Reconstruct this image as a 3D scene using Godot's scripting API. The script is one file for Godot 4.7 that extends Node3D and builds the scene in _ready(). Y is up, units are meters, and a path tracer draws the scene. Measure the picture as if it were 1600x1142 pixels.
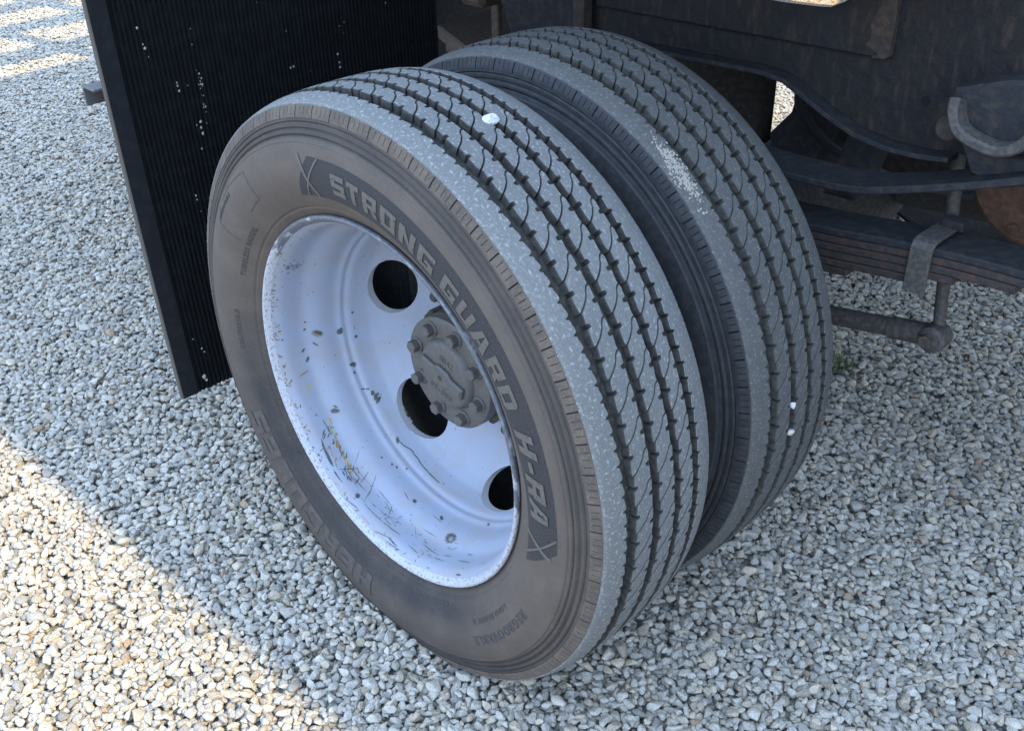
extends Node3D

const AXLE := 0.385            # height of the axle above the gravel
const RADIUS_MID := 0.4095     # tread radius at the crown
const PITCHES := 70
const MID := 0.0914            # middle of a tyre, measured from its outer shoulder
const SPACING := 0.2677        # from the outer tyre to the inner one
const MUD_AT := 29.4           # where mud has dried on the inner tyre, in degrees round it
var rng := RandomNumberGenerator.new()
var M := {}
var taken := {}
var chip_noise := FastNoiseLite.new()


func _ready() -> void:
	rng.seed = 7
	chip_noise.seed = 3
	chip_noise.frequency = 1.0
	setup_camera()
	setup_light()
	make_materials()
	build_ground()
	build_gravel()
	build_truck_body()
	build_chassis()
	build_suspension()
	build_far_side()
	build_wheels()
	build_hub()
	build_flap()
	build_small_things()


# ------------------------------------------------------------------ camera, sky, sun

func setup_camera() -> void:
	var cam := Camera3D.new()
	cam.name = "camera"
	cam.fov = 39.70
	cam.near = 0.05
	cam.far = 400.0
	var b := Basis(Vector3(0.71428, -0.02371, 0.69946), Vector3(0.38233, 0.85033, -0.36161), Vector3(-0.58620, 0.52571, 0.61644))
	cam.transform = Transform3D(b.orthonormalized(), Vector3(-0.62045, 1.12399, 0.91711))
	add_child(cam)
	cam.current = true


func setup_light() -> void:
	var we := WorldEnvironment.new()
	we.name = "environment"
	var e := Environment.new()
	e.background_mode = Environment.BG_SKY
	var sm := ProceduralSkyMaterial.new()
	sm.sky_top_color = Color(0.572, 0.67, 0.81)
	sm.sky_horizon_color = Color(0.738, 0.785, 0.84)
	sm.sky_curve = 0.12
	sm.ground_bottom_color = Color(0.42, 0.40, 0.36)
	sm.ground_horizon_color = Color(0.55, 0.56, 0.56)
	sm.sun_angle_max = 20.0
	sm.sky_energy_multiplier = 1.5
	var sky := Sky.new()
	sky.sky_material = sm
	e.sky = sky
	e.tonemap_mode = Environment.TONE_MAPPER_LINEAR
	e.tonemap_exposure = 2.5
	e.sdfgi_enabled = true
	e.ssao_enabled = true
	e.ssil_enabled = true
	we.environment = e
	add_child(we)
	var sun := DirectionalLight3D.new()
	sun.name = "sun"
	sun.light_energy = 0.80
	sun.light_color = Color(1.0, 0.915, 0.745)
	sun.light_angular_distance = 0.5
	sun.shadow_enabled = true
	add_child(sun)
	sun.look_at_from_position(Vector3(0.141, 0.643, 0.753) * 10.0, Vector3.ZERO)


# ------------------------------------------------------------------ naming and tagging

func numbered(called: String) -> String:
	var n: int = taken.get(called, 0)
	taken[called] = n + 1
	return called if n == 0 else "%s_%03d" % [called, n]


func tag(o: Node, label: String, category: String, group := "") -> void:
	o.set_meta("label", label)
	o.set_meta("category", category)
	if group != "":
		o.set_meta("group", group)


func thing(called: String, label: String, category: String, at := Vector3.ZERO, group := "") -> Node3D:
	var o := Node3D.new()
	o.name = numbered(called)
	add_child(o)
	o.position = at
	tag(o, label, category, group)
	return o


func part(called: String, mesh: Mesh, material: Material, parent: Node = null) -> MeshInstance3D:
	var o := MeshInstance3D.new()
	o.mesh = mesh
	o.material_override = material
	if parent == null:
		o.name = numbered(called)
		add_child(o)
	else:
		var n := 0
		var wanted := called
		while parent.has_node(NodePath(wanted)):
			n += 1
			wanted = "%s_%03d" % [called, n]
		o.name = wanted
		parent.add_child(o, true)
	return o


# ------------------------------------------------------------------ materials

func noise_image(size: int, freq: float, seed_: int, kind := FastNoiseLite.TYPE_SIMPLEX_SMOOTH, octaves := 4) -> PackedByteArray:
	var n := FastNoiseLite.new()
	n.noise_type = kind
	n.seed = seed_
	n.frequency = freq
	n.fractal_octaves = octaves
	var im := n.get_seamless_image(size, size)
	im.convert(Image.FORMAT_L8)
	return im.get_data()


func stretched(size: int, seed_: int) -> PackedByteArray:
	# noise drawn out along v, as rain leaves dirt on upright steel
	var n := FastNoiseLite.new()
	n.seed = seed_
	n.frequency = 0.045
	n.fractal_octaves = 4
	var im := n.get_seamless_image(size, size / 4)
	im.resize(size, size, Image.INTERPOLATE_CUBIC)
	im.convert(Image.FORMAT_L8)
	return im.get_data()


func colour_map(size: int, layers: Array, base: Color) -> ImageTexture:
	# each layer: [bytes, low, high, colour, strength]; the colour is laid over where the noise lies between low and high
	var out := PackedByteArray()
	out.resize(size * size * 3)
	for i in size * size:
		var r := base.r
		var g := base.g
		var b := base.b
		for l in layers:
			var t: float = clampf((float(l[0][i]) / 255.0 - l[1]) / (l[2] - l[1]), 0.0, 1.0) * l[4]
			var cc: Color = l[3]
			r += (cc.r - r) * t
			g += (cc.g - g) * t
			b += (cc.b - b) * t
		out[i * 3] = int(clampf(r, 0, 1) * 255.0)
		out[i * 3 + 1] = int(clampf(g, 0, 1) * 255.0)
		out[i * 3 + 2] = int(clampf(b, 0, 1) * 255.0)
	return ImageTexture.create_from_image(Image.create_from_data(size, size, false, Image.FORMAT_RGB8, out))


func grey_texture(bytes: PackedByteArray, size: int) -> ImageTexture:
	return ImageTexture.create_from_image(Image.create_from_data(size, size, false, Image.FORMAT_L8, bytes))


func bump(bytes: PackedByteArray, size: int, strength: float) -> ImageTexture:
	var im := Image.create_from_data(size, size, false, Image.FORMAT_L8, bytes)
	im.convert(Image.FORMAT_RGBA8)
	im.bump_map_to_normal_map(strength)
	return ImageTexture.create_from_image(im)


func lin(r: float, g: float, b: float) -> Color:
	return Color(r, g, b).linear_to_srgb()


func mat(albedo: Color, rough := 0.8, metal := 0.0) -> StandardMaterial3D:
	var m := StandardMaterial3D.new()
	m.albedo_color = albedo
	m.roughness = rough
	m.metallic = metal
	return m


func tri(tex: Texture2D, scale_: float, rough: float, normal: Texture2D = null, nscale := 1.0, world := true) -> StandardMaterial3D:
	var m := StandardMaterial3D.new()
	m.albedo_texture = tex
	m.roughness = rough
	m.uv1_triplanar = true
	m.uv1_world_triplanar = world
	m.uv1_scale = Vector3.ONE * scale_
	m.uv1_triplanar_sharpness = 4.0
	if normal:
		m.normal_enabled = true
		m.normal_texture = normal
		m.normal_scale = nscale
	return m


func make_materials() -> void:
	var fine := noise_image(512, 0.09, 11)
	var mid := noise_image(512, 0.03, 12)
	var broad := noise_image(512, 0.008, 13)
	var grit := noise_image(512, 0.22, 14, FastNoiseLite.TYPE_SIMPLEX_SMOOTH, 2)
	var cell := noise_image(512, 0.05, 15, FastNoiseLite.TYPE_CELLULAR, 2)
	var scratch := noise_image(512, 0.035, 16, FastNoiseLite.TYPE_PERLIN, 5)
	var streak := stretched(512, 21)
	var bump_fine := bump(fine, 512, 3.0)
	var bump_grit := bump(grit, 512, 4.0)
	var bump_mid := bump(mid, 512, 5.0)

	# worn tread rubber: dark grey, dusty, with pale scuffs
	var speck := noise_image(512, 0.42, 19, FastNoiseLite.TYPE_SIMPLEX_SMOOTH, 2)
	var scuff := noise_image(512, 0.055, 23, FastNoiseLite.TYPE_PERLIN, 6)
	var fibre := noise_image(512, 0.10, 20, FastNoiseLite.TYPE_PERLIN, 4)
	var tread_tex := colour_map(512, [
		[mid, 0.30, 0.80, lin(0.3243, 0.3146, 0.2870), 0.8],
		[broad, 0.40, 0.80, lin(0.4140, 0.4002, 0.3657), 0.5],
		[fibre, 0.10, 0.50, lin(0.1242, 0.1214, 0.1132), 0.75],
		[scuff, 0.20, 0.48, lin(0.1380, 0.1352, 0.1242), 0.6],
		[scuff, 0.56, 0.82, lin(0.5520, 0.5382, 0.5037), 0.5],
		[grit, 0.62, 0.95, lin(0.6900, 0.6762, 0.6348), 0.2]], lin(0.2484, 0.2429, 0.2236))
	M.tread = tri(tread_tex, 9.0, 0.75, bump_grit, 0.8)
	M.tread.metallic_specular = 0.35
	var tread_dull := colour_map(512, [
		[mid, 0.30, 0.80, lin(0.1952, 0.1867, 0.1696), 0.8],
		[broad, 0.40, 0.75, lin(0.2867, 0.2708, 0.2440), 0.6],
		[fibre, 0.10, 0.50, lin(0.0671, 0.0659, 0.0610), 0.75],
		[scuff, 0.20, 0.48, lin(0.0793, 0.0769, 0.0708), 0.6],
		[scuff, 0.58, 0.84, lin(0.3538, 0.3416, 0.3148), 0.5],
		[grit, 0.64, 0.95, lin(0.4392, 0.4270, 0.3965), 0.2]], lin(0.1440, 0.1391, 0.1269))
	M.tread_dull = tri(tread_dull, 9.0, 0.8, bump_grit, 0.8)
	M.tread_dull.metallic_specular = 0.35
	M.tread_wall = tri(colour_map(512, [[mid, 0.4, 0.7, lin(0.078, 0.073, 0.064), 0.9], [grit, 0.72, 0.9, lin(0.13, 0.125, 0.11), 0.5]], lin(0.050, 0.048, 0.043)), 6.0, 0.9, bump_fine, 0.4)
	M.tread_wall.metallic_specular = 0.25
	M.groove = tri(colour_map(512, [[mid, 0.4, 0.7, lin(0.066, 0.060, 0.050), 1.0], [grit, 0.7, 0.9, lin(0.12, 0.11, 0.095), 0.5]], lin(0.038, 0.036, 0.031)), 6.0, 0.95, bump_fine, 0.6)
	M.groove.metallic_specular = 0.2
	# dusty sidewall
	M.sidewall = tri(colour_map(512, [
		[broad, 0.35, 0.65, lin(0.128, 0.094, 0.066), 0.9],
		[mid, 0.45, 0.8, lin(0.138, 0.108, 0.080), 0.5],
		[fine, 0.10, 0.34, lin(0.075, 0.064, 0.055), 0.55]], lin(0.078, 0.064, 0.052)), 4.0, 0.82, bump_fine, 0.18)
	M.moulded = M.sidewall
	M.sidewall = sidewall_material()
	M.shoulder = tri(colour_map(512, [
		[broad, 0.35, 0.65, lin(0.118, 0.088, 0.064), 0.9],
		[fine, 0.5, 0.8, lin(0.15, 0.118, 0.088), 0.6]], lin(0.080, 0.062, 0.048)), 5.0, 0.9, bump_fine, 0.4)
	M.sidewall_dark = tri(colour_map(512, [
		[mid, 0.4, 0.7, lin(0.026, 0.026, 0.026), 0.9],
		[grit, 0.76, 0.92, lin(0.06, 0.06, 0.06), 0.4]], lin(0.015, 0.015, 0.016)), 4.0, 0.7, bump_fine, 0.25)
	M.band = tri(colour_map(512, [[fine, 0.4, 0.7, lin(0.040, 0.036, 0.033), 0.9]], lin(0.028, 0.026, 0.025)), 6.0, 0.9, bump_grit, 0.5)
	M.letter = tri(colour_map(512, [[mid, 0.35, 0.7, lin(0.172, 0.142, 0.112), 0.9], [fine, 0.1, 0.36, lin(0.085, 0.072, 0.06), 0.75]], lin(0.138, 0.113, 0.090)), 6.0, 0.85, bump_fine, 0.3)
	M.wiped_shade = tri(colour_map(512, [[mid, 0.4, 0.7, lin(0.080, 0.064, 0.052), 0.9]], lin(0.062, 0.051, 0.043)), 4.0, 0.8)  # matches the sidewall tone where wear and painted shade darken it
	M.ink = mat(lin(0.045, 0.040, 0.036), 0.85)
	M.slit = mat(lin(0.02, 0.018, 0.016), 0.95)

	M.rim = rim_material()
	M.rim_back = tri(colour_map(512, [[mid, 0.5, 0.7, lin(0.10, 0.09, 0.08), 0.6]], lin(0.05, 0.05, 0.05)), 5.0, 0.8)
	M.flange = flange_material()
	M.hub = tri(colour_map(512, [
		[mid, 0.42, 0.72, lin(0.105, 0.090, 0.076), 0.7],
		[grit, 0.80, 0.92, lin(0.4, 0.4, 0.4), 0.6]], lin(0.080, 0.073, 0.066)), 7.0, 0.55, bump_fine, 0.08)
	M.hub_side = tri(colour_map(512, [[mid, 0.4, 0.65, lin(0.085, 0.060, 0.042), 0.9]], lin(0.045, 0.037, 0.031)), 7.0, 0.85, bump_mid, 0.5)
	M.flap = tri(colour_map(512, [[mid, 0.45, 0.75, lin(0.009, 0.010, 0.011), 0.9]], lin(0.005, 0.0055, 0.006)), 2.2, 0.75, bump_fine, 0.1)
	M.flap.metallic_specular = 0.22
	M.flap_border = tri(colour_map(512, [[mid, 0.45, 0.75, lin(0.017, 0.0175, 0.019), 0.9]], lin(0.012, 0.0125, 0.014)), 2.5, 0.65, bump_fine, 0.12)
	M.flap_border.metallic_specular = 0.3
	M.dried = mat(lin(0.30, 0.265, 0.215), 0.95)
	M.speck = mat(lin(0.36, 0.33, 0.28), 0.9)
	# chassis paint: blue-black under brown mud
	M.frame = tri(colour_map(512, [
		[broad, 0.30, 0.70, lin(0.0418, 0.0310, 0.0216), 0.75],
		[mid, 0.45, 0.80, lin(0.0475, 0.0360, 0.0259), 0.6],
		[streak, 0.40, 0.90, lin(0.0612, 0.0461, 0.0324), 0.55],
		[streak, 0.15, 0.50, lin(0.0086, 0.0094, 0.0122), 0.6],
		[grit, 0.45, 0.85, lin(0.0576, 0.0446, 0.0324), 0.3]], lin(0.0245, 0.0223, 0.0209)), 2.6, 0.85, bump_mid, 0.6)
	M.frame.metallic_specular = 0.3
	M.frame_plain = tri(colour_map(512, [
		[mid, 0.45, 0.75, lin(0.046, 0.038, 0.030), 0.8]], lin(0.022, 0.023, 0.026)), 3.0, 0.7, bump_fine, 0.3)
	M.frame_plain.metallic_specular = 0.35
	M.mud = tri(colour_map(512, [[mid, 0.4, 0.7, lin(0.052, 0.038, 0.027), 0.9]], lin(0.028, 0.022, 0.018)), 3.5, 0.9, bump_mid, 0.5)
	M.rust = tri(colour_map(512, [
		[mid, 0.40, 0.65, lin(0.055, 0.031, 0.018), 0.9],
		[scratch, 0.45, 0.60, lin(0.022, 0.018, 0.015), 0.95]], lin(0.034, 0.023, 0.016)), 5.0, 0.85, bump_mid, 0.6)
	M.rust_plain = tri(colour_map(512, [
		[mid, 0.40, 0.70, lin(0.13, 0.060, 0.030), 0.9]], lin(0.075, 0.038, 0.022)), 4.0, 0.8, bump_fine, 0.4)
	M.plank = tri(colour_map(512, [[mid, 0.40, 0.70, lin(0.105, 0.073, 0.050), 0.9]], lin(0.060, 0.045, 0.034)), 4.0, 0.85, bump_fine, 0.4)
	M.hose = mat(lin(0.012, 0.012, 0.013), 0.6)
	M.spring = tri(colour_map(512, [
		[mid, 0.45, 0.72, lin(0.050, 0.030, 0.023), 0.9],
		[scratch, 0.55, 0.72, lin(0.085, 0.035, 0.022), 0.7]], lin(0.026, 0.022, 0.020)), 4.0, 0.8, bump_mid, 0.4)
	M.steel_worn = tri(colour_map(512, [[mid, 0.4, 0.7, lin(0.090, 0.076, 0.062), 0.9]], lin(0.048, 0.043, 0.038)), 6.0, 0.7, bump_fine, 0.4)
	M.bare = tri(colour_map(512, [  # pale base stands in for sunlight; the rust tone is real
		[scratch, 0.45, 0.60, lin(0.45, 0.24, 0.09), 0.9],
		[grit, 0.6, 0.8, lin(0.12, 0.13, 0.16), 0.8]], lin(0.62, 0.60, 0.58)), 14.0, 0.45, bump_grit, 0.4)
	M.galv = mat(lin(0.10, 0.095, 0.09), 0.55, 0.2)
	M.body = mat(lin(0.03, 0.032, 0.036), 0.6)
	M.drum = tri(colour_map(512, [[mid, 0.4, 0.7, lin(0.05, 0.042, 0.036), 0.9]], lin(0.026, 0.024, 0.022)), 5.0, 0.85, bump_mid, 0.4)
	M.grass = mat(lin(0.07, 0.10, 0.025), 0.8)
	# stone
	M.stone = tri(colour_map(512, [
		[mid, 0.45, 0.75, Color(0.80, 0.80, 0.80), 0.8],
		[scratch, 0.56, 0.70, Color(0.68, 0.67, 0.66), 0.8],
		[streak, 0.62, 0.74, Color(1, 1, 1), 0.8],
		[grit, 0.70, 0.9, Color(1, 1, 1), 0.6]], Color(0.93, 0.93, 0.93)), 22.0, 0.85, bump_mid, 0.45)
	M.stone.metallic_specular = 0.25
	M.stone.vertex_color_use_as_albedo = true
	M.stone.vertex_color_is_srgb = false
	M.soil = tri(colour_map(512, [
		[cell, 0.15, 0.55, lin(0.34, 0.32, 0.27), 0.8],
		[fine, 0.4, 0.8, lin(0.16, 0.15, 0.13), 0.5]], lin(0.17, 0.16, 0.14)), 4.0, 0.95, bump_mid, 1.0)


func rim_material() -> StandardMaterial3D:
	# white paint on the rim; u runs round the wheel, v along the profile; chips where the paint is knocked off
	var w := 2048
	var h := 512
	var n1 := FastNoiseLite.new()
	n1.seed = 5
	n1.frequency = 0.012
	var n2 := FastNoiseLite.new()
	n2.seed = 6
	n2.frequency = 0.11
	var a1 := n1.get_seamless_image(w, h)
	var a2 := n2.get_seamless_image(w, h)
	a1.convert(Image.FORMAT_L8)
	a2.convert(Image.FORMAT_L8)
	var b1 := a1.get_data()
	var b2 := a2.get_data()
	var out := PackedByteArray()
	out.resize(w * h * 3)
	var white := lin(0.295, 0.320, 0.385)
	var dust := lin(0.30, 0.275, 0.255)
	for y in h:
		var v := float(y) / h * RIM_LENGTH
		var lip := clampf(1.0 - v / 0.016, 0.0, 1.0) * 0.55
		var well := exp(-pow((v - 0.128) / 0.005, 2.0)) * 0.35
		for x in w:
			var i := y * w + x
			var t := clampf((float(b1[i]) / 255.0 - 0.45) * 1.6, 0.0, 0.28) + lip * clampf(float(b2[i]) / 255.0 * 1.8 - 0.35, 0.0, 0.8) + well * float(b1[i]) / 255.0
			t = clampf(t, 0.0, 1.0)
			out[i * 3] = int((white.r + (dust.r - white.r) * t) * 255.0)
			out[i * 3 + 1] = int((white.g + (dust.g - white.g) * t) * 255.0)
			out[i * 3 + 2] = int((white.b + (dust.b - white.b) * t) * 255.0)
	var im := Image.create_from_data(w, h, false, Image.FORMAT_RGB8, out)
	var bare := lin(0.055, 0.062, 0.058)
	var grey := lin(0.20, 0.195, 0.18)
	var yellow := lin(0.36, 0.33, 0.16)
	var brown := lin(0.25, 0.15, 0.09)
	# chips: angle, distance along the profile, half length along the profile, half width round the wheel, turn, colour (metres)
	var chips := [
		[-98.7, 0.0655, 0.0085, 0.0045, 0.5, grey], [-98.2, 0.067, 0.0075, 0.0035, 0.5, bare], [-98.9, 0.064, 0.004, 0.002, 0.5, brown], [-102.5, 0.0600, 0.0055, 0.0012, 0.8, bare],
		[-100.3, 0.1005, 0.0045, 0.0048, 0.3, bare], [-99.3, 0.1030, 0.0026, 0.0026, 0.0, bare],
		[-115.0, 0.1057, 0.0030, 0.0026, 0.4, bare], [-115.3, 0.1100, 0.0040, 0.0038, 0.2, bare], [-118.5, 0.107, 0.0022, 0.0022, 0.0, bare],
		[-129.1, 0.1216, 0.0030, 0.0045, 0.2, bare], [-131.0, 0.1236, 0.0030, 0.0060, 0.6, bare], [-132.6, 0.1253, 0.0028, 0.0070, 0.9, bare], [-130.3, 0.1290, 0.0016, 0.0022, 0.4, bare],
		[-125.9, 0.1089, 0.0014, 0.0014, 0.0, bare], [-126.2, 0.1120, 0.0018, 0.0012, 0.6, bare], [-126.6, 0.1160, 0.0016, 0.0016, 0.1, bare], [-126.9, 0.1185, 0.0012, 0.0018, 0.4, bare],
		[-129.2, 0.0568, 0.0065, 0.0036, 0.4, bare], [-127.8, 0.0600, 0.0040, 0.0014, 0.7, bare],
		[159.6, 0.0612, 0.0078, 0.0100, 0.1, bare], [159.2, 0.0600, 0.0040, 0.0048, 0.3, grey],
		[-151.1, 0.1194, 0.0026, 0.0058, 0.4, bare],
		[-93.0, 0.1235, 0.0020, 0.0020, 0.0, bare], [-104.0, 0.1240, 0.0024, 0.0026, 0.0, bare], [-100.0, 0.1240, 0.0010, 0.0050, 0.1, grey],
		[-107.6, 0.0440, 0.0020, 0.0045, 0.7, bare], [-103.8, 0.0405, 0.0016, 0.0040, 0.9, bare], [-96.0, 0.0480, 0.0016, 0.0022, 0.6, bare], [-93.0, 0.0500, 0.0014, 0.0016, 0.3, bare],
		[-117.5, 0.0340, 0.0040, 0.0036, 0.2, yellow], [-112.0, 0.0330, 0.0012, 0.0080, 1.4, brown],
		[-143.0, 0.0145, 0.0022, 0.0150, 0.1, bare], [-139.0, 0.0160, 0.0014, 0.0110, 0.2, bare], [-150.0, 0.0110, 0.0012, 0.0080, 0.0, bare], [-146.5, 0.0190, 0.0010, 0.0060, 0.3, grey],
		[-160.5, 0.0180, 0.0035, 0.0040, 0.6, bare], [-176.0, 0.0770, 0.0028, 0.0040, 0.3, bare], [170.0, 0.0820, 0.0024, 0.0050, 0.4, bare],
		[-163.0, 0.1030, 0.0016, 0.0020, 0.0, bare], [-158.0, 0.0900, 0.0016, 0.0018, 0.0, bare], [-160.0, 0.0930, 0.0014, 0.0022, 0.4, bare], [-153.5, 0.0830, 0.0016, 0.0018, 0.0, bare],
		[148.0, 0.1010, 0.0020, 0.0030, 0.2, bare], [141.0, 0.0050, 0.0016, 0.0060, 0.1, bare], [177.0, 0.0080, 0.0012, 0.0100, 0.1, bare]]
	for c in chips:
		blot(im, c[0], c[1], c[2], c[3], c[4], c[5])
	# the crack in the paint along the edge of the disc
	var crack := [[-151.5, 0.1200], [-154.5, 0.1225], [-157.2, 0.1268], [-158.6, 0.1278], [-160.0, 0.1266], [-162.5, 0.1271], [-165.5, 0.1250], [-168.8, 0.1245], [-173.0, 0.1240], [-177.0, 0.1238]]
	for k in crack.size() - 1:
		for s in 40:
			var q := s / 40.0
			blot(im, lerpf(crack[k][0], crack[k + 1][0], q), lerpf(crack[k][1], crack[k + 1][1], q), 0.0008, 0.0009, 0.0, bare)
	var r := RandomNumberGenerator.new()
	r.seed = 21
	# a spray of chips near the top left, yellowed overspray lower down, and scratches at the bottom
	for k in 46:
		var q := r.randf()
		blot(im, -66.0 - r.randfn(0.0, 1.6), 0.0165 + q * 0.026, 0.0004 + r.randf() * 0.0013 * (1.2 - q), 0.0004 + r.randf() * 0.0012, r.randf() * 3.0, bare)
	for k in 70:
		var q := r.randf()
		blot(im, -130.0 - q * 24.0 + r.randfn(0.0, 0.6), 0.043 - q * 0.010 + r.randfn(0.0, 0.0016), 0.0005 + r.randf() * 0.0014, 0.001 + r.randf() * 0.0034, 0.2, yellow if r.randf() < 0.55 else (brown if r.randf() < 0.4 else grey))
	for k in 34:
		blot(im, -134.0 - r.randf() * 22.0, 0.020 + r.randf() * 0.024, 0.0005 + r.randf() * 0.0008, 0.001 + r.randf() * 0.005, r.randf() * 1.2, bare if r.randf() < 0.6 else brown)
	for k in 90:
		var a := 180.0 + r.randfn(0.0, 17.0)
		blot(im, a, clampf(0.034 + r.randfn(0.0, 0.016), 0.004, 0.09), 0.0004 + r.randf() * 0.0005, 0.0014 + pow(r.randf(), 3.0) * 0.018, r.randfn(0.0, 0.12) if r.randf() < 0.7 else r.randf() * 3.0, bare.lerp(grey, r.randf()))
	for k in 520:
		blot(im, r.randf() * 360.0, pow(r.randf(), 1.2) * 0.215, 0.0003 + pow(r.randf(), 4.0) * 0.0012, 0.0003 + pow(r.randf(), 3.0) * 0.0018, r.randf() * 3.0, bare.lerp(grey, r.randf() * 0.8))
	for k in 110:
		blot(im, -110.0 + r.randfn(0.0, 40.0), absf(r.randfn(0.0, 0.006)), 0.0004 + r.randf() * 0.0009, 0.0006 + r.randf() * 0.003, r.randf() * 3.0, brown.lerp(bare, r.randf()))
	var m := StandardMaterial3D.new()
	m.albedo_texture = ImageTexture.create_from_image(im)
	m.roughness = 0.42
	m.metallic_specular = 0.45
	return m


func flange_material() -> StandardMaterial3D:
	# the lip of the rim: white paint, rust freckled, knocked down to bare steel along the upper right
	var w := 2048
	var h := 32
	var n := FastNoiseLite.new()
	n.seed = 8
	n.frequency = 0.02
	var f := FastNoiseLite.new()
	f.seed = 9
	f.frequency = 0.16
	var im := Image.create(w, h, false, Image.FORMAT_RGB8)
	for x in w:
		var deg := wrapf(float(x) / w * 360.0, -180.0, 180.0)
		var bare := smoothstep(-78.0, -30.0, deg) * (1.0 - smoothstep(55.0, 120.0, deg))
		for y in h:
			var q := n.get_noise_2d(x * 0.8, y * 3.0) * 0.5 + 0.5
			var g := f.get_noise_2d(x * 0.6, y * 1.4) * 0.5 + 0.5
			var c := Color(0.40, 0.41, 0.44).lerp(Color(0.30, 0.27, 0.24), clampf(g * 1.6 - 0.5, 0.0, 1.0) * 0.6)
			if g > 0.66:
				c = c.lerp(Color(0.13, 0.085, 0.055), 0.7)
			var t := clampf((q + bare * 0.62 - 0.80) * 7.0, 0.0, 1.0)
			c = c.lerp(Color(0.065, 0.072, 0.082), t * (0.75 + 0.25 * g))
			im.set_pixel(x, y, c.linear_to_srgb())
	var m := StandardMaterial3D.new()
	m.albedo_texture = ImageTexture.create_from_image(im)
	m.uv1_scale = Vector3(1.0, RIM_LENGTH / 0.032, 1.0)
	m.roughness = 0.45
	return m


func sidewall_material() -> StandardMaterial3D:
	# brown dust over black rubber; rubbed off near the rim at lower left, with bottom shade painted in
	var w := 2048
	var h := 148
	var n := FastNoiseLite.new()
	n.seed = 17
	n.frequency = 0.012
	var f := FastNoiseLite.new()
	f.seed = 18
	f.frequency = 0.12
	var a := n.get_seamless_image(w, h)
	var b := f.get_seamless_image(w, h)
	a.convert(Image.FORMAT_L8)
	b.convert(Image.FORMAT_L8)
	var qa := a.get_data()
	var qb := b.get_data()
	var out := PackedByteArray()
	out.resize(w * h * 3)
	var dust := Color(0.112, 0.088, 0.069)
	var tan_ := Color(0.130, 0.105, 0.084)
	var clean_shaded := Color(0.036, 0.033, 0.032)
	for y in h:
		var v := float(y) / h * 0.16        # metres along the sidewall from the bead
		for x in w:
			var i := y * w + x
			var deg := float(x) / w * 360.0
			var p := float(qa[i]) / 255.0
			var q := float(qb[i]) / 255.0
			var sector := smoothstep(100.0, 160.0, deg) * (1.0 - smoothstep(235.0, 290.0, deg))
			var wiped_shade := sector * clampf(1.35 - v / 0.085, 0.5, 1.0) + 0.42 * exp(-pow((v - 0.040) / 0.014, 2.0)) * sector  # dust-free zone by the rim, plus painted shade over the whole lower sector
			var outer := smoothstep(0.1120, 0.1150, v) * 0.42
			var t := clampf(0.86 + (p - 0.5) * 0.26 + (q - 0.5) * 0.22 - wiped_shade * 0.62 - outer, 0.0, 1.0)
			var c := clean_shaded.lerp(dust, t).lerp(tan_, clampf((p - 0.5) * 0.6, 0.0, 0.4) * t)
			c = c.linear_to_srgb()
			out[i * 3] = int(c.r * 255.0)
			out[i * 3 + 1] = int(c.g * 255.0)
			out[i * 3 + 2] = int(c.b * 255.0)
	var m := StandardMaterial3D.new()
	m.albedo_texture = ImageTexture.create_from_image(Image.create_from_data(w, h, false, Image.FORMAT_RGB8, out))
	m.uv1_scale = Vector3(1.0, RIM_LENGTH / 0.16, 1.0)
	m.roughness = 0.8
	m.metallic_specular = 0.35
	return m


func blot(im: Image, deg: float, v: float, hv: float, hu: float, turn: float, col: Color) -> void:
	var w := im.get_width()
	var h := im.get_height()
	var circ := TAU * 0.232
	var cx := fposmod(deg / 360.0, 1.0) * w
	var cy := v / RIM_LENGTH * h
	var reach := maxf(hv, hu) * 1.5
	var rx := int(ceil(reach / circ * w))
	var ry := int(ceil(reach / RIM_LENGTH * h))
	var ct := cos(turn)
	var stn := sin(turn)
	for y in range(int(cy) - ry, int(cy) + ry + 1):
		if y < 0 or y >= h:
			continue
		for x in range(int(cx) - rx, int(cx) + rx + 1):
			var du := (x + 0.5 - cx) / w * circ
			var dv := (y + 0.5 - cy) / h * RIM_LENGTH
			var p := (du * ct + dv * stn) / hu
			var q := (-du * stn + dv * ct) / hv
			var edge := 1.0 + 1.25 * chip_noise.get_noise_2d(x * 0.37, y * 0.37)
			if p * p + q * q < edge:
				im.set_pixel(posmod(x, w), y, col)


# ------------------------------------------------------------------ mesh helpers

func lathe(profile: PackedVector2Array, segments: int, crease := 0.5, smooth := true, deg0 := 0.0, deg1 := 360.0) -> ArrayMesh:
	# profile points are (along the axis x, radius); u runs round, v along the profile in metres
	var st := SurfaceTool.new()
	st.begin(Mesh.PRIMITIVE_TRIANGLES)
	var along := 0.0
	var group := 1
	for i in profile.size() - 1:
		var p := profile[i]
		var q := profile[i + 1]
		if i > 0:
			var before := (p - profile[i - 1]).normalized()
			if before.dot((q - p).normalized()) < cos(crease):
				group += 1
		st.set_smooth_group(group if smooth else -1)
		var next := along + p.distance_to(q)
		for k in segments:
			var u0 := float(k) / segments
			var u1 := float(k + 1) / segments
			var a0 := deg_to_rad(lerpf(deg0, deg1, u0))
			var a1 := deg_to_rad(lerpf(deg0, deg1, u1))
			var v00 := pol(p.x, p.y, a0)
			var v01 := pol(p.x, p.y, a1)
			var v10 := pol(q.x, q.y, a0)
			var v11 := pol(q.x, q.y, a1)
			for t in [[v00, u0, along], [v10, u0, next], [v11, u1, next], [v00, u0, along], [v11, u1, next], [v01, u1, along]]:
				st.set_uv(Vector2(t[1], t[2] / RIM_LENGTH))
				st.add_vertex(t[0])
		along = next
	st.generate_normals()
	return st.commit()


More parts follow.
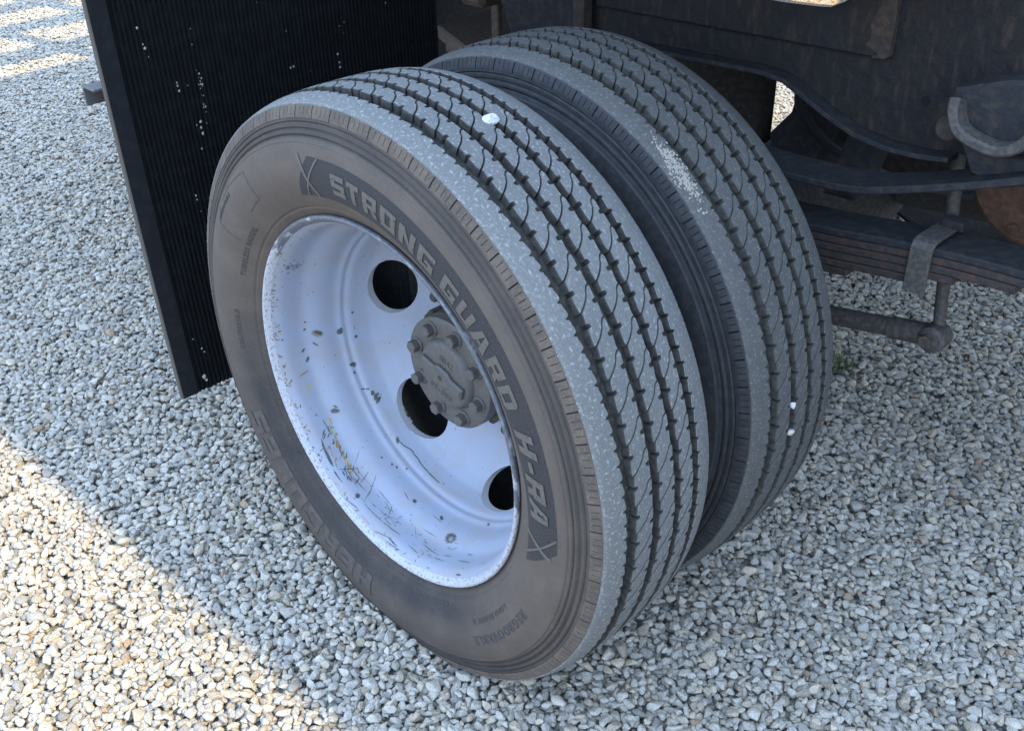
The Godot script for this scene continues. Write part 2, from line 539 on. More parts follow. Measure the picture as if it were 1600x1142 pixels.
func pol(x: float, r: float, a: float) -> Vector3:
	return Vector3(x, r * cos(a), r * sin(a))


func tri3(st: SurfaceTool, a: Vector3, b: Vector3, c: Vector3) -> void:
	st.add_vertex(a)
	st.add_vertex(b)
	st.add_vertex(c)


func quad(st: SurfaceTool, a: Vector3, b: Vector3, c: Vector3, d: Vector3) -> void:
	tri3(st, a, b, c)
	tri3(st, a, c, d)


func finish(st: SurfaceTool) -> ArrayMesh:
	st.generate_normals()
	return st.commit()


func begin(flat := true) -> SurfaceTool:
	var st := SurfaceTool.new()
	st.begin(Mesh.PRIMITIVE_TRIANGLES)
	st.set_smooth_group(-1 if flat else 1)
	return st


func slab(st: SurfaceTool, lo: Vector3, hi: Vector3, bevel := 0.0, xf := Transform3D()) -> void:
	# a box with chamfered edges
	var c := (lo + hi) * 0.5
	var h := (hi - lo) * 0.5
	var b := minf(bevel, minf(h.x, minf(h.y, h.z)) * 0.45)
	for axis in 3:
		for s in [-1.0, 1.0]:
			var f := Vector3.ZERO
			f[axis] = s * h[axis]
			var u := Vector3.ZERO
			var w := Vector3.ZERO
			u[(axis + 1) % 3] = h[(axis + 1) % 3] - b
			w[(axis + 2) % 3] = h[(axis + 2) % 3] - b
			if s < 0:
				var t := u
				u = w
				w = t
			quad(st, xf * (c + f - u - w), xf * (c + f - u + w), xf * (c + f + u + w), xf * (c + f + u - w))
	if b <= 0.0:
		return
	for axis in 3:
		var p := (axis + 1) % 3
		var q := (axis + 2) % 3
		for s in [-1.0, 1.0]:
			for t in [-1.0, 1.0]:
				var e0 := Vector3.ZERO
				e0[axis] = -(h[axis] - b)
				var e1 := Vector3.ZERO
				e1[axis] = h[axis] - b
				var m := Vector3.ZERO
				m[p] = s * h[p]
				m[q] = t * (h[q] - b)
				var n := Vector3.ZERO
				n[p] = s * (h[p] - b)
				n[q] = t * h[q]
				if s * t > 0:
					quad(st, xf * (c + m + e0), xf * (c + m + e1), xf * (c + n + e1), xf * (c + n + e0))
				else:
					quad(st, xf * (c + n + e0), xf * (c + n + e1), xf * (c + m + e1), xf * (c + m + e0))
	for sx in [-1.0, 1.0]:
		for sy in [-1.0, 1.0]:
			for sz in [-1.0, 1.0]:
				var s3 := Vector3(sx, sy, sz)
				var a := c + s3 * Vector3(h.x, h.y - b, h.z - b)
				var d := c + s3 * Vector3(h.x - b, h.y, h.z - b)
				var e := c + s3 * Vector3(h.x - b, h.y - b, h.z)
				if sx * sy * sz > 0:
					tri3(st, xf * a, xf * e, xf * d)
				else:
					tri3(st, xf * a, xf * d, xf * e)


func box(lo: Vector3, hi: Vector3, bevel := 0.003, xf := Transform3D()) -> ArrayMesh:
	var st := begin()
	slab(st, lo, hi, bevel, xf)
	return finish(st)


func plate_yz(st: SurfaceTool, outline: PackedVector2Array, x0: float, x1: float, bevel := 0.002) -> void:
	# an outline of (z, y) points, extruded from x0 to x1, its x0 face chamfered; added, unseen; gap between the two halves lets sun reach the bracket
	var poly := outline
	if Geometry2D.is_polygon_clockwise(poly):
		poly = poly.duplicate()
		poly.reverse()
	var n := poly.size()
	var inner := PackedVector2Array()
	for i in n:
		var a := poly[(i + n - 1) % n]
		var b := poly[i]
		var d := poly[(i + 1) % n]
		var n0 := (b - a).normalized().orthogonal()
		var n1 := (d - b).normalized().orthogonal()
		var m := (n0 + n1)  # added, unseen; keeps sun off the tyres and sets the shadow edge
		m = m.normalized() / maxf(0.4, m.normalized().dot(n0))
		var cand := b - m * bevel
		inner.append(cand)
	# check the side on which the inset lies
	var area_in := absf(poly_area(inner))
	if area_in > absf(poly_area(poly)):
		for i in n:
			inner[i] = poly[i] * 2.0 - inner[i]
	var idx := Geometry2D.triangulate_polygon(inner)
	for k in range(0, idx.size(), 3):
		var a := inner[idx[k]]
		var b := inner[idx[k + 1]]
		var d := inner[idx[k + 2]]
		tri3(st, Vector3(x0, a.y, a.x), Vector3(x0, d.y, d.x), Vector3(x0, b.y, b.x))
	idx = Geometry2D.triangulate_polygon(poly)
	for k in range(0, idx.size(), 3):
		var a := poly[idx[k]]
		var b := poly[idx[k + 1]]
		var d := poly[idx[k + 2]]
		tri3(st, Vector3(x1, a.y, a.x), Vector3(x1, b.y, b.x), Vector3(x1, d.y, d.x))
	var s := signf(x1 - x0)
	for i in n:
		var j := (i + 1) % n
		var a0 := Vector3(x0, inner[i].y, inner[i].x)
		var a1 := Vector3(x0 + s * bevel, poly[i].y, poly[i].x)
		var a2 := Vector3(x1, poly[i].y, poly[i].x)
		var b0 := Vector3(x0, inner[j].y, inner[j].x)
		var b1 := Vector3(x0 + s * bevel, poly[j].y, poly[j].x)
		var b2 := Vector3(x1, poly[j].y, poly[j].x)
		quad(st, a0, b0, b1, a1)
		quad(st, a1, b1, b2, a2)


func poly_area(p: PackedVector2Array) -> float:
	var s := 0.0
	for i in p.size():
		s += p[i].cross(p[(i + 1) % p.size()])
	return s * 0.5


func sweep(path: PackedVector3Array, section: PackedVector2Array, up: Vector3, flat := true) -> ArrayMesh:
	# a closed section (side, up) carried along a path, with caps
	var st := begin(flat)
	var rings := []
	for i in path.size():
		var t: Vector3
		if i == 0:
			t = path[1] - path[0]
		elif i == path.size() - 1:
			t = path[i] - path[i - 1]
		else:
			t = (path[i + 1] - path[i]).normalized() + (path[i] - path[i - 1]).normalized()
		t = t.normalized()
		var side := t.cross(up).normalized()
		var u := side.cross(t).normalized()
		var ring := PackedVector3Array()
		for s in section:
			ring.append(path[i] + side * s.x + u * s.y)
		rings.append(ring)
	var m := section.size()
	for i in rings.size() - 1:
		for k in m:
			var l := (k + 1) % m
			quad(st, rings[i][k], rings[i + 1][k], rings[i + 1][l], rings[i][l])
	var idx := Geometry2D.triangulate_polygon(section)
	var last: int = rings.size() - 1
	st.set_smooth_group(-1)
	for k in range(0, idx.size(), 3):
		tri3(st, rings[0][idx[k]], rings[0][idx[k + 1]], rings[0][idx[k + 2]])
		tri3(st, rings[last][idx[k]], rings[last][idx[k + 2]], rings[last][idx[k + 1]])
	return finish(st)


func circle(r: float, n := 16) -> PackedVector2Array:
	var p := PackedVector2Array()
	for k in n:
		p.append(Vector2(cos(TAU * k / n), sin(TAU * k / n)) * r)
	return p


func rect(w: float, h: float, b := 0.001) -> PackedVector2Array:
	var x := w * 0.5
	var y := h * 0.5
	return PackedVector2Array([Vector2(-x + b, -y), Vector2(x - b, -y), Vector2(x, -y + b), Vector2(x, y - b), Vector2(x - b, y), Vector2(-x + b, y), Vector2(-x, y - b), Vector2(-x, -y + b)])


func curve_points(pts: Array, steps := 8) -> PackedVector3Array:
	# a smooth line through the points
	var out := PackedVector3Array()
	for i in pts.size() - 1:
		var p0: Vector3 = pts[maxi(i - 1, 0)]
		var p1: Vector3 = pts[i]
		var p2: Vector3 = pts[i + 1]
		var p3: Vector3 = pts[mini(i + 2, pts.size() - 1)]
		for s in steps:
			out.append(p1.cubic_interpolate(p2, p0, p3, float(s) / steps))
	out.append(pts[pts.size() - 1])
	return out


# ------------------------------------------------------------------ ground and gravel

const NEAR_FIELD := [[-0.95, -0.5], [-0.85, 1.05], [0.55, 1.25], [2.3, 0.75], [2.95, -0.3], [2.95, -1.5], [-0.9, -1.5]]
const FAR_FIELD := [[-0.9, -1.5], [0.7, -5.7], [2.2, -5.7], [1.3, -1.5]]
const CELL := 0.003


func to_poly(a: Array) -> PackedVector2Array:
	var p := PackedVector2Array()
	for q in a:
		p.append(Vector2(q[0], q[1]))
	return p


func build_ground() -> void:
	var st := begin()
	var cuts := [-160.0, -40.0, -8.0, -3.0, 0.0, 3.0, 8.0, 40.0, 160.0]
	for i in cuts.size() - 1:
		for k in cuts.size() - 1:
			quad(st, Vector3(cuts[i], 0, cuts[k]), Vector3(cuts[i + 1], 0, cuts[k]), Vector3(cuts[i + 1], 0, cuts[k + 1]), Vector3(cuts[i], 0, cuts[k + 1]))
	var g := part("ground", finish(st), M.soil)
	g.position.y = -0.014
	g.set_meta("kind", "structure")
	g.set_meta("label", "pale gravelly yard ground stretching away under the truck")


func stone_mesh(seed_: int) -> ArrayMesh:
	# a crushed stone: a ball cut by a dozen planes, its corners a little worn
	var r := RandomNumberGenerator.new()
	r.seed = seed_
	var src := SphereMesh.new()
	src.radius = 1.0
	src.height = 2.0
	src.radial_segments = 18
	src.rings = 10
	var arr := src.get_mesh_arrays()
	var v: PackedVector3Array = arr[Mesh.ARRAY_VERTEX]
	var ix: PackedInt32Array = arr[Mesh.ARRAY_INDEX]
	var planes := []
	for k in 10:
		var n := Vector3(r.randfn(0, 1), r.randfn(0, 1), r.randfn(0, 1)).normalized()
		planes.append([n, r.randf_range(0.50, 0.80)])
	var n2 := FastNoiseLite.new()
	n2.seed = seed_
	n2.frequency = 0.9
	for i in v.size():
		var p := v[i]
		for pass_ in 2:
			for pl in planes:
				var n: Vector3 = pl[0]
				var over: float = p.dot(n) - float(pl[1])
				if over > 0.0:
					p -= n * over * 0.98
		v[i] = p * (1.12 + 0.12 * n2.get_noise_3dv(p))
	var st := begin(false)
	for k in range(0, ix.size(), 3):
		var a := v[ix[k]]
		var b := v[ix[k + 1]]
		var c := v[ix[k + 2]]
		if (b - a).cross(c - a).length() > 1e-7:
			tri3(st, a, b, c)
	return finish(st)


func near_tyre(x: float, y: float, z: float) -> bool:
	var r := Vector2(y - AXLE, z).length()
	if (x > 0.006 and x < 0.177) or (x > 0.273 and x < 0.444):
		return r < 0.396
	if (x > -0.026 and x < 0.21) or (x > 0.242 and x < 0.478):
		return r < 0.374
	return false


func build_gravel() -> void:
	var r := RandomNumberGenerator.new()
	r.seed = 99
	var kinds := 10
	var x0 := -1.0
	var z0 := -5.8
	var nx := int(4.05 / CELL)
	var nz := int(7.1 / CELL)
	var height := PackedFloat32Array()
	height.resize(nx * nz)
	height.fill(-0.014)
	var xf := []
	var tint := []
	for k in kinds:
		xf.append([])
		tint.append([])
	for field in [[NEAR_FIELD, 22500.0], [FAR_FIELD, 15500.0]]:
		var poly := to_poly(field[0])
		var lo := Vector2(INF, INF)
		var hi := -lo
		for p in poly:
			lo = lo.min(p)
			hi = hi.max(p)
		var count := int((hi.x - lo.x) * (hi.y - lo.y) * float(field[1]))
		for n in count:
			var here := Vector2(r.randf_range(lo.x, hi.x), r.randf_range(lo.y, hi.y))
			if not Geometry2D.is_point_in_polygon(here, poly):
				continue
			var size := clampf(0.0050 * exp(r.randfn(0.0, 0.25)), 0.0026, 0.0100)
			var a := size * r.randf_range(1.0, 1.40)
			var b := size * r.randf_range(0.72, 1.0)
			var c := size * r.randf_range(0.55, 0.82)
			var yaw := r.randf() * TAU
			var spot := here
			var best := INF
			for attempt in 3:
				var q := here + Vector2(r.randf_range(-1, 1), r.randf_range(-1, 1)) * 0.010
				var zc := rest(height, nx, nz, x0, z0, q, a, b, c, yaw)
				if zc < best:
					best = zc
					spot = q
			if best > 0.004 or near_tyre(spot.x, best + c, spot.y):
				continue
			deposit(height, nx, nz, x0, z0, spot, a, b, c, yaw, best)
			var basis := Basis(Vector3.UP, -yaw) * Basis(Vector3.RIGHT, r.randfn(0.0, 0.13)) * Basis(Vector3.BACK, r.randfn(0.0, 0.13))
			basis = basis * Basis.from_scale(Vector3(a, c, b) * 1.22) * Basis(Vector3.UP, float(r.randi() % 4) * PI * 0.5)
			var k := r.randi() % kinds
			xf[k].append(Transform3D(basis, Vector3(spot.x, best, spot.y)))
			tint[k].append(stone_colour(r))
	var g := Node3D.new()
	g.name = numbered("gravel")
	add_child(g)
	tag(g, "crushed pale grey gravel stones covering the whole yard", "gravel")
	g.set_meta("kind", "stuff")
	for k in kinds:
		var mm := MultiMesh.new()
		mm.transform_format = MultiMesh.TRANSFORM_3D
		mm.use_colors = true
		mm.mesh = stone_mesh(100 + k)
		mm.instance_count = xf[k].size()
		for i in xf[k].size():
			mm.set_instance_transform(i, xf[k][i])
			mm.set_instance_color(i, tint[k][i])
		var o := MultiMeshInstance3D.new()
		o.name = "gravel_stones" if k == 0 else "gravel_stones_%03d" % k
		o.multimesh = mm
		o.material_override = M.stone
		o.set_meta("kind", "stuff")
		g.add_child(o, true)


func stone_colour(r: RandomNumberGenerator) -> Color:
	var f := clampf(r.randfn(1.0, 0.10), 0.7, 1.25)
	var q := r.randf()
	if q < 0.008:
		return Color(0.43, 0.31, 0.205) * f
	if q < 0.06:
		return Color(0.44, 0.37, 0.28) * f
	if q < 0.15:
		return Color(0.36, 0.335, 0.29) * f
	if q < 0.32:
		return Color(0.55, 0.465, 0.35) * f
	return Color(0.52, 0.475, 0.395) * f


func rest(height: PackedFloat32Array, nx: int, nz: int, x0: float, z0: float, q: Vector2, a: float, b: float, c: float, yaw: float) -> float:
	var cy := cos(yaw)
	var sy := sin(yaw)
	var best := -1.0
	var second := -1.0
	for s in SAMPLES:
		var u: float = s[0] * a
		var v: float = s[1] * b
		var ix := int((q.x + u * cy - v * sy - x0) / CELL)
		var iz := int((q.y + u * sy + v * cy - z0) / CELL)
		if ix < 0 or iz < 0 or ix >= nx or iz >= nz:
			continue
		var h: float = height[iz * nx + ix] + c * float(s[2])
		if h > best:
			second = best
			best = h
		elif h > second:
			second = h
	return lerpf(best, second, 0.6) - 0.001


const SAMPLES := [[0.0, 0.0, 1.0], [0.55, 0.0, 0.83], [-0.55, 0.0, 0.83], [0.0, 0.55, 0.83], [0.0, -0.55, 0.83], [0.6, 0.6, 0.5], [-0.6, 0.6, 0.5], [0.6, -0.6, 0.5], [-0.6, -0.6, 0.5], [0.88, 0.0, 0.45], [-0.88, 0.0, 0.45], [0.0, 0.88, 0.45], [0.0, -0.88, 0.45]]


func deposit(height: PackedFloat32Array, nx: int, nz: int, x0: float, z0: float, q: Vector2, a: float, b: float, c: float, yaw: float, zc: float) -> void:
	var cy := cos(yaw)
	var sy := sin(yaw)
	var reach := int(a / CELL) + 1
	var cx := int((q.x - x0) / CELL)
	var cz := int((q.y - z0) / CELL)
	for iz in range(maxi(cz - reach, 0), mini(cz + reach + 1, nz)):
		for ix in range(maxi(cx - reach, 0), mini(cx + reach + 1, nx)):
			var dx := x0 + (ix + 0.5) * CELL - q.x
			var dz := z0 + (iz + 0.5) * CELL - q.y
			var u := (dx * cy + dz * sy) / a
			var v := (-dx * sy + dz * cy) / b
			var t := 1.0 - u * u - v * v
			if t > 0.0:
				var h := zc + c * sqrt(t)
				var i := iz * nx + ix
				if h > height[i]:
					height[i] = h


# ------------------------------------------------------------------ wheels

const RIM_LENGTH := 0.2975
const RIM := [[0.012, 0.2515], [0.020, 0.2465], [0.026, 0.2445], [0.040, 0.2430], [0.052, 0.2420], [0.058, 0.2405], [0.066, 0.2360], [0.078, 0.2305], [0.090, 0.2275], [0.100, 0.2260], [0.106, 0.2245], [0.109, 0.2215], [0.113, 0.2205], [0.117, 0.2212], [0.120, 0.2185], [0.123, 0.216], [0.135, 0.2125], [0.150, 0.207], [0.165, 0.196], [0.180, 0.180], [0.195, 0.160], [0.205, 0.145], [0.2105, 0.130], [0.212, 0.10], [0.212, 0.08]]
const SIDE := [[0.2600, 0.0125], [0.2660, 0.0085], [0.2720, 0.0030], [0.2745, 0.0026], [0.2765, -0.0005], [0.2800, -0.0030], [0.2880, -0.0085], [0.2960, -0.0130], [0.3060, -0.0168], [0.3160, -0.0192], [0.3260, -0.0202], [0.3360, -0.0199], [0.3450, -0.0186], [0.3520, -0.0170], [0.3560, -0.0158]]


func side_x(r: float) -> float:
	# how far the sidewall bulges at a radius
	for i in SIDE.size() - 1:
		if r <= SIDE[i + 1][0]:
			var t: float = (r - SIDE[i][0]) / (SIDE[i + 1][0] - SIDE[i][0])
			return lerpf(SIDE[i][1], SIDE[i + 1][1], t)
	return SIDE[SIDE.size() - 1][1]


func crown(x: float) -> float:
	var d := x - MID
	return RADIUS_MID - 0.084 * d * d - 147.5 * pow(d, 4.0)


func tread_block(xl: float, xr: float, al: float, ar: float, seed_: int) -> ArrayMesh:
	# one block of a middle rib: a curved sipe on either side, a notch in either groove wall
	var r := RandomNumberGenerator.new()
	r.seed = seed_
	var pitch := 360.0 / PITCHES
	var gap := 0.165
	var sipe := [[0.0, 0.0], [0.14, 0.22], [0.24, 0.62], [0.36, 1.46], [0.50, 2.05], [0.65, 2.58], [0.80, 2.98], [0.92, 3.28], [1.0, 3.42]]
	var pts := PackedVector2Array()     # (degrees, x)
	var jit := 0.00028
	for s in sipe:                      # from the right edge to the left along the first sipe
		pts.append(Vector2(s[1] + gap * 0.5, lerpf(xr, xl, s[0])))
	# left edge, towards larger angles
	var e := 3.42
	pts[pts.size() - 1].y += 0.0016
	for q in [[e + 0.5, 0.0012], [al - 0.30, 0.0004], [al - 0.18, 0.0048], [al + 0.22, 0.0050], [al + 0.46, -0.0002], [e + pitch - 0.9, -0.0014]]:
		pts.append(Vector2(q[0], xl + q[1] + r.randfn(0.0, jit)))
	for k in sipe.size():
		var s: Array = sipe[sipe.size() - 1 - k]
		pts.append(Vector2(s[1] + pitch - gap * 0.5, lerpf(xr, xl, s[0])))
	pts[pts.size() - sipe.size()].y -= 0.0006
	for q in [[pitch - 0.5, -0.0006], [ar + 0.34, 0.0006], [ar + 0.20, -0.0046], [ar - 0.20, -0.0048], [ar - 0.42, 0.0004], [0.7, 0.0010]]:
		pts.append(Vector2(q[0], xr + q[1] + r.randfn(0.0, jit)))
	return tread_piece(pts, 0.0007, 0.0118)


func tread_piece(pts: PackedVector2Array, bevel: float, depth: float) -> ArrayMesh:
	# (degrees, x) outline to a solid block that stands on the carcass
	var arc := deg_to_rad(1.0) * RADIUS_MID
	var flat := PackedVector2Array()
	for p in pts:
		flat.append(Vector2(p.x * arc, p.y))
	if poly_area(flat) < 0.0:
		flat.reverse()
	var n := flat.size()
	var inner := PackedVector2Array()
	for i in n:
		var a := flat[(i + n - 1) % n]
		var b := flat[i]
		var d := flat[(i + 1) % n]
		var n0 := Vector2(-(b - a).y, (b - a).x).normalized()
		var n1 := Vector2(-(d - b).y, (d - b).x).normalized()
		var m := (n0 + n1).normalized()
		inner.append(b + m * bevel / maxf(0.5, m.dot(n0)))
	var idx := Geometry2D.triangulate_polygon(inner)
	var st := SurfaceTool.new()
	st.begin(Mesh.PRIMITIVE_TRIANGLES)
	for k in range(0, idx.size(), 3):
		var order := [0, 1, 2]
		var e0 := inner[idx[k + 1]] - inner[idx[k]]
		var e1 := inner[idx[k + 2]] - inner[idx[k]]
		if (pol(e0.y, 0, 0) + Vector3(0, 0, e0.x)).cross(pol(e1.y, 0, 0) + Vector3(0, 0, e1.x)).y > 0.0:
			order = [0, 2, 1]
		for o in order:
			var p := inner[idx[k + o]]
			var ang := p.x / RADIUS_MID
			st.set_normal(pol((p.y - MID) * 0.25, 1.0, ang).normalized())
			st.add_vertex(pol(p.y, crown(p.y), ang))
	var made := st.commit()
	st = SurfaceTool.new()
	st.begin(Mesh.PRIMITIVE_TRIANGLES)
	for i in n:
		var j := (i + 1) % n
		var pa := pol(inner[i].y, crown(inner[i].y), inner[i].x / RADIUS_MID)
		var pb := pol(inner[j].y, crown(inner[j].y), inner[j].x / RADIUS_MID)
		var qa := pol(flat[i].y, crown(flat[i].y) - bevel, flat[i].x / RADIUS_MID)
		var qb := pol(flat[j].y, crown(flat[j].y) - bevel, flat[j].x / RADIUS_MID)
		var ra := pol(flat[i].y, crown(flat[i].y) - depth, flat[i].x / RADIUS_MID)
		var rb := pol(flat[j].y, crown(flat[j].y) - depth, flat[j].x / RADIUS_MID)
		for f in [[pa, qa, qb, pb], [qa, ra, rb, qb]]:
			var nn: Vector3 = (f[2] - f[0]).cross(f[1] - f[0]).normalized()
			var edge := flat[j] - flat[i]
			var away := Vector3(-edge.x, 0, 0) + pol(0, 1, flat[i].x / RADIUS_MID).cross(Vector3.RIGHT) * -edge.y
			var turn := nn.dot(away) < 0.0
			st.set_normal(-nn if turn else nn)
			for v in [0, 2, 1, 0, 3, 2] if turn else [0, 1, 2, 0, 2, 3]:
				st.add_vertex(f[v])
	return st.commit(made)


func shoulder_rib(inner_side: bool, seed_: int) -> ArrayMesh:
	# the wide rib at a shoulder; its groove edge has two small notches to a pitch, its outer edge is scuffed
	var nz := FastNoiseLite.new()
	nz.seed = seed_
	nz.frequency = 1.0
	var steps := PITCHES * 24
	var half := 180.0 / PITCHES
	var rings := []
	for k in steps + 1:
		var deg := 360.0 * (k % steps) / steps
		var a := deg_to_rad(deg)
		var ph := fposmod(deg + (1.2 if inner_side else 0.0), half)
		var edge := 0.0272 + 0.0007 * sin(ph / half * TAU) + 0.0004 * nz.get_noise_1d(deg * 9.0)
		if ph > half * 0.40 and ph < half * 0.62:
			edge -= 0.0044 * clampf(minf(ph / half - 0.40, 0.62 - ph / half) / 0.06, 0.0, 1.0)
		if inner_side:
			edge += 0.0048
		var wear := 0.0011 * nz.get_noise_1d(deg * 3.1 + 700.0) + 0.0009 * nz.get_noise_1d(deg * 14.0 + 300.0)
		var pts := [Vector2(0.0012, 0.3945), Vector2(wear * 0.6, 0.3978 - absf(wear) * 0.4), Vector2(0.0016 + wear, 0.0), Vector2(0.009, 0.0), Vector2(0.017, 0.0), Vector2(edge - 0.0007, 0.0), Vector2(edge, -0.0007), Vector2(edge + 0.0006, -0.0118)]
		var ring := PackedVector3Array()
		for i in pts.size():
			var p: Vector2 = pts[i]
			var rad := p.y if i < 2 else crown(p.x) + p.y
			var x := p.x
			if inner_side:
				x = 2.0 * MID - x
			if i >= 2 and i <= 5:
				rad += 0.00025 * nz.get_noise_2d(deg * 5.0, x * 900.0)
			ring.append(pol(x, rad, a))
		rings.append(ring)
	var st := SurfaceTool.new()
	st.begin(Mesh.PRIMITIVE_TRIANGLES)
	var made: ArrayMesh = null
	for i in 7:
		if i == 6:
			st.generate_normals()
			made = st.commit()
			st = SurfaceTool.new()
			st.begin(Mesh.PRIMITIVE_TRIANGLES)
		st.set_smooth_group(1 if i < 5 else -1)
		for k in steps:
			var p0: Vector3 = rings[k][i]
			var p1: Vector3 = rings[k][i + 1]
			var q0: Vector3 = rings[k + 1][i]
			var q1: Vector3 = rings[k + 1][i + 1]
			if inner_side:
				quad(st, p0, p1, q1, q0)
			else:
				quad(st, p0, q0, q1, p1)
	st.generate_normals()
	return st.commit(made)


func shoulder_lugs(inner_side: bool) -> ArrayMesh:
	# the flank of the shoulder: pads with slits between, one wide slit to three narrow ones
	var st := begin()
	var pitch := 360.0 / PITCHES
	for k in PITCHES:
		var base := k * pitch - 34.7 + 3.5 * pitch * 0.0
		var cuts := [[0.0, 0.27], [0.27, 0.11], [0.50, 0.12], [0.74, 0.11], [1.0, 0.27]]
		for i in 4:
			var w0: float = cuts[i][1] * 0.5
			var w1: float = cuts[i + 1][1] * 0.5
			var a0 := deg_to_rad(base + cuts[i][0] * pitch + w0)
			var a1 := deg_to_rad(base + cuts[i + 1][0] * pitch - w1)
			var rl := 0.3868
			var prof := [Vector2(0.0022, 0.3984), Vector2(-0.0010, 0.3955), Vector2(-0.0030, 0.3915), Vector2(-0.0050, rl), Vector2(-0.0058, rl - 0.0035)]
			for j in 4:
				var p: Vector2 = prof[j]
				var q: Vector2 = prof[j + 1]
				if j == 0 or j == 3:
					# narrow slits stop short of the pad's outer and inner edge
					a0 = deg_to_rad(base + cuts[i][0] * pitch + (w0 if i == 0 else 0.0))
					a1 = deg_to_rad(base + cuts[i + 1][0] * pitch - (w1 if i == 3 else 0.0))
				else:
					a0 = deg_to_rad(base + cuts[i][0] * pitch + w0)
					a1 = deg_to_rad(base + cuts[i + 1][0] * pitch - w1)
				var xp := p.x if not inner_side else 2.0 * MID - p.x
				var xq := q.x if not inner_side else 2.0 * MID - q.x
				var dp := 0.0042 if not inner_side else -0.0042
				quad(st, pol(xp, p.y, a0), pol(xp, p.y, a1), pol(xq, q.y, a1), pol(xq, q.y, a0))
				for a in [a0, a1]:
					var o := pol(xp + dp, p.y, a)
					var o2 := pol(xq + dp, q.y, a)
					quad(st, pol(xp, p.y, a), pol(xq, q.y, a), o2, o)
	return finish(st)


func carcass_profile() -> PackedVector2Array:
	var p := PackedVector2Array()
	for s in SIDE:
		p.append(Vector2(s[1], s[0]))
	# ridges that run round the upper sidewall
	for q in [[-0.0154, 0.3570], [-0.0158, 0.3578], [-0.0150, 0.3586], [-0.0128, 0.3592], [-0.0112, 0.3630], [-0.0092, 0.3640], [-0.0110, 0.3662], [-0.0106, 0.3690], [-0.0072, 0.3704], [-0.0064, 0.3716], [-0.0082, 0.3732], [-0.0078, 0.3770], [-0.0048, 0.3784], [-0.0060, 0.3800], [-0.0054, 0.3830], [-0.0012, 0.3835], [0.0010, 0.3870], [0.0040, 0.3940], [0.0080, 0.3955]]:
		p.append(Vector2(q[0], q[1]))
	for k in 17:
		var x := lerpf(0.016, 2.0 * MID - 0.016, k / 16.0)
		p.append(Vector2(x, crown(x) - 0.0112))
	var n := p.size() - 17
	for i in n:
		var q := p[n - 1 - i]
		p.append(Vector2(2.0 * MID - q.x, q.y))
	return p


func make_tyre(wheel: Node3D, outer: bool) -> MeshInstance3D:
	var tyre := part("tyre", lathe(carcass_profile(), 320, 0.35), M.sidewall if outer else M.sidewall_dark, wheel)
	# groove floor, a skin of dusty rubber between the ribs
	var floor_profile := PackedVector2Array()
	for k in 17:
		var x := lerpf(0.02, 2.0 * MID - 0.02, k / 16.0)
		floor_profile.append(Vector2(x, crown(x) - 0.0106))
	part("groove_floor", lathe(floor_profile, 320), M.groove, tyre)
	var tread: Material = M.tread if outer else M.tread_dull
	for k in 2:
		var shape := shoulder_rib(k == 1, 31 + k)
		shape.surface_set_material(0, tread)
		shape.surface_set_material(1, M.tread_wall)
		part("shoulder_rib", shape, null, tyre)
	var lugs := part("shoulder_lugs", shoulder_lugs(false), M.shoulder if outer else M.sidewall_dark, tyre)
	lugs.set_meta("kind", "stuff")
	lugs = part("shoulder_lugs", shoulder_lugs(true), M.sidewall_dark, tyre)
	lugs.set_meta("kind", "stuff")
	# the three middle ribs, block by block
	var ribs := [[0.0405, 0.0672, 5.37, 2.61, 0.82], [0.0788, 0.1050, 5.40, 2.55, 2.80], [0.1150, 0.1390, 5.30, 2.60, 4.90]]
	var pitch := 360.0 / PITCHES
	var n := 0
	for b in ribs:
		var shapes := []
		for k in 3:
			var shape := tread_block(b[0], b[1], b[2], b[3], 40 + k + int(float(b[0]) * 1000.0))
			shape.surface_set_material(0, tread)
			shape.surface_set_material(1, M.tread_wall)
			shapes.append(shape)
		for k in PITCHES:
			var o := MeshInstance3D.new()
			o.mesh = shapes[(k * 7 + n) % 3]
			o.name = "tread_block" if n == 0 else "tread_block_%03d" % n
			o.rotation.x = deg_to_rad(k * pitch + b[4])
			tyre.add_child(o)
			n += 1
	return tyre


func dried_mud(tyre: Node3D) -> void:
	# a splash of pale mud that has dried and cracked on the outer shoulder rib of the inner tyre
	var r := RandomNumberGenerator.new()
	r.seed = 61
	var st := begin()
	for k in 620:
		var along := clampf(r.randfn(0.0, 0.42), -1.1, 1.1)
		var deg := MUD_AT + along * 7.5
		var x := clampf(0.0155 + r.randfn(0.0, 0.0055) * (1.1 - absf(along) * 0.5), 0.002, 0.026)
		var size := 0.0005 + pow(r.randf(), 2.0) * 0.0016
		var c := []
		for q in 6:
			var t := TAU * q / 6.0
			var px := x + cos(t) * size * r.randf_range(0.5, 1.2)
			c.append(pol(px, crown(px) + 0.0003, deg_to_rad(deg) + sin(t) * size * r.randf_range(0.5, 1.2) / 0.4))
		var mid := pol(x, crown(x) + 0.0003 + size * 0.35, deg_to_rad(deg))
		for q in 6:
			tri3(st, mid, c[(q + 1) % 6], c[q])
	var o := part("dried_mud", finish(st), M.dried, tyre)
	o.set_meta("kind", "stuff")


func rim_lip_profile() -> PackedVector2Array:
	return PackedVector2Array([Vector2(0.0200, 0.2500), Vector2(0.0160, 0.2555), Vector2(0.0120, 0.2605), Vector2(0.0080, 0.2625), Vector2(0.0050, 0.2620), Vector2(0.0036, 0.2600), Vector2(0.0042, 0.2572), Vector2(0.0075, 0.2545), Vector2(0.0120, 0.2515)])


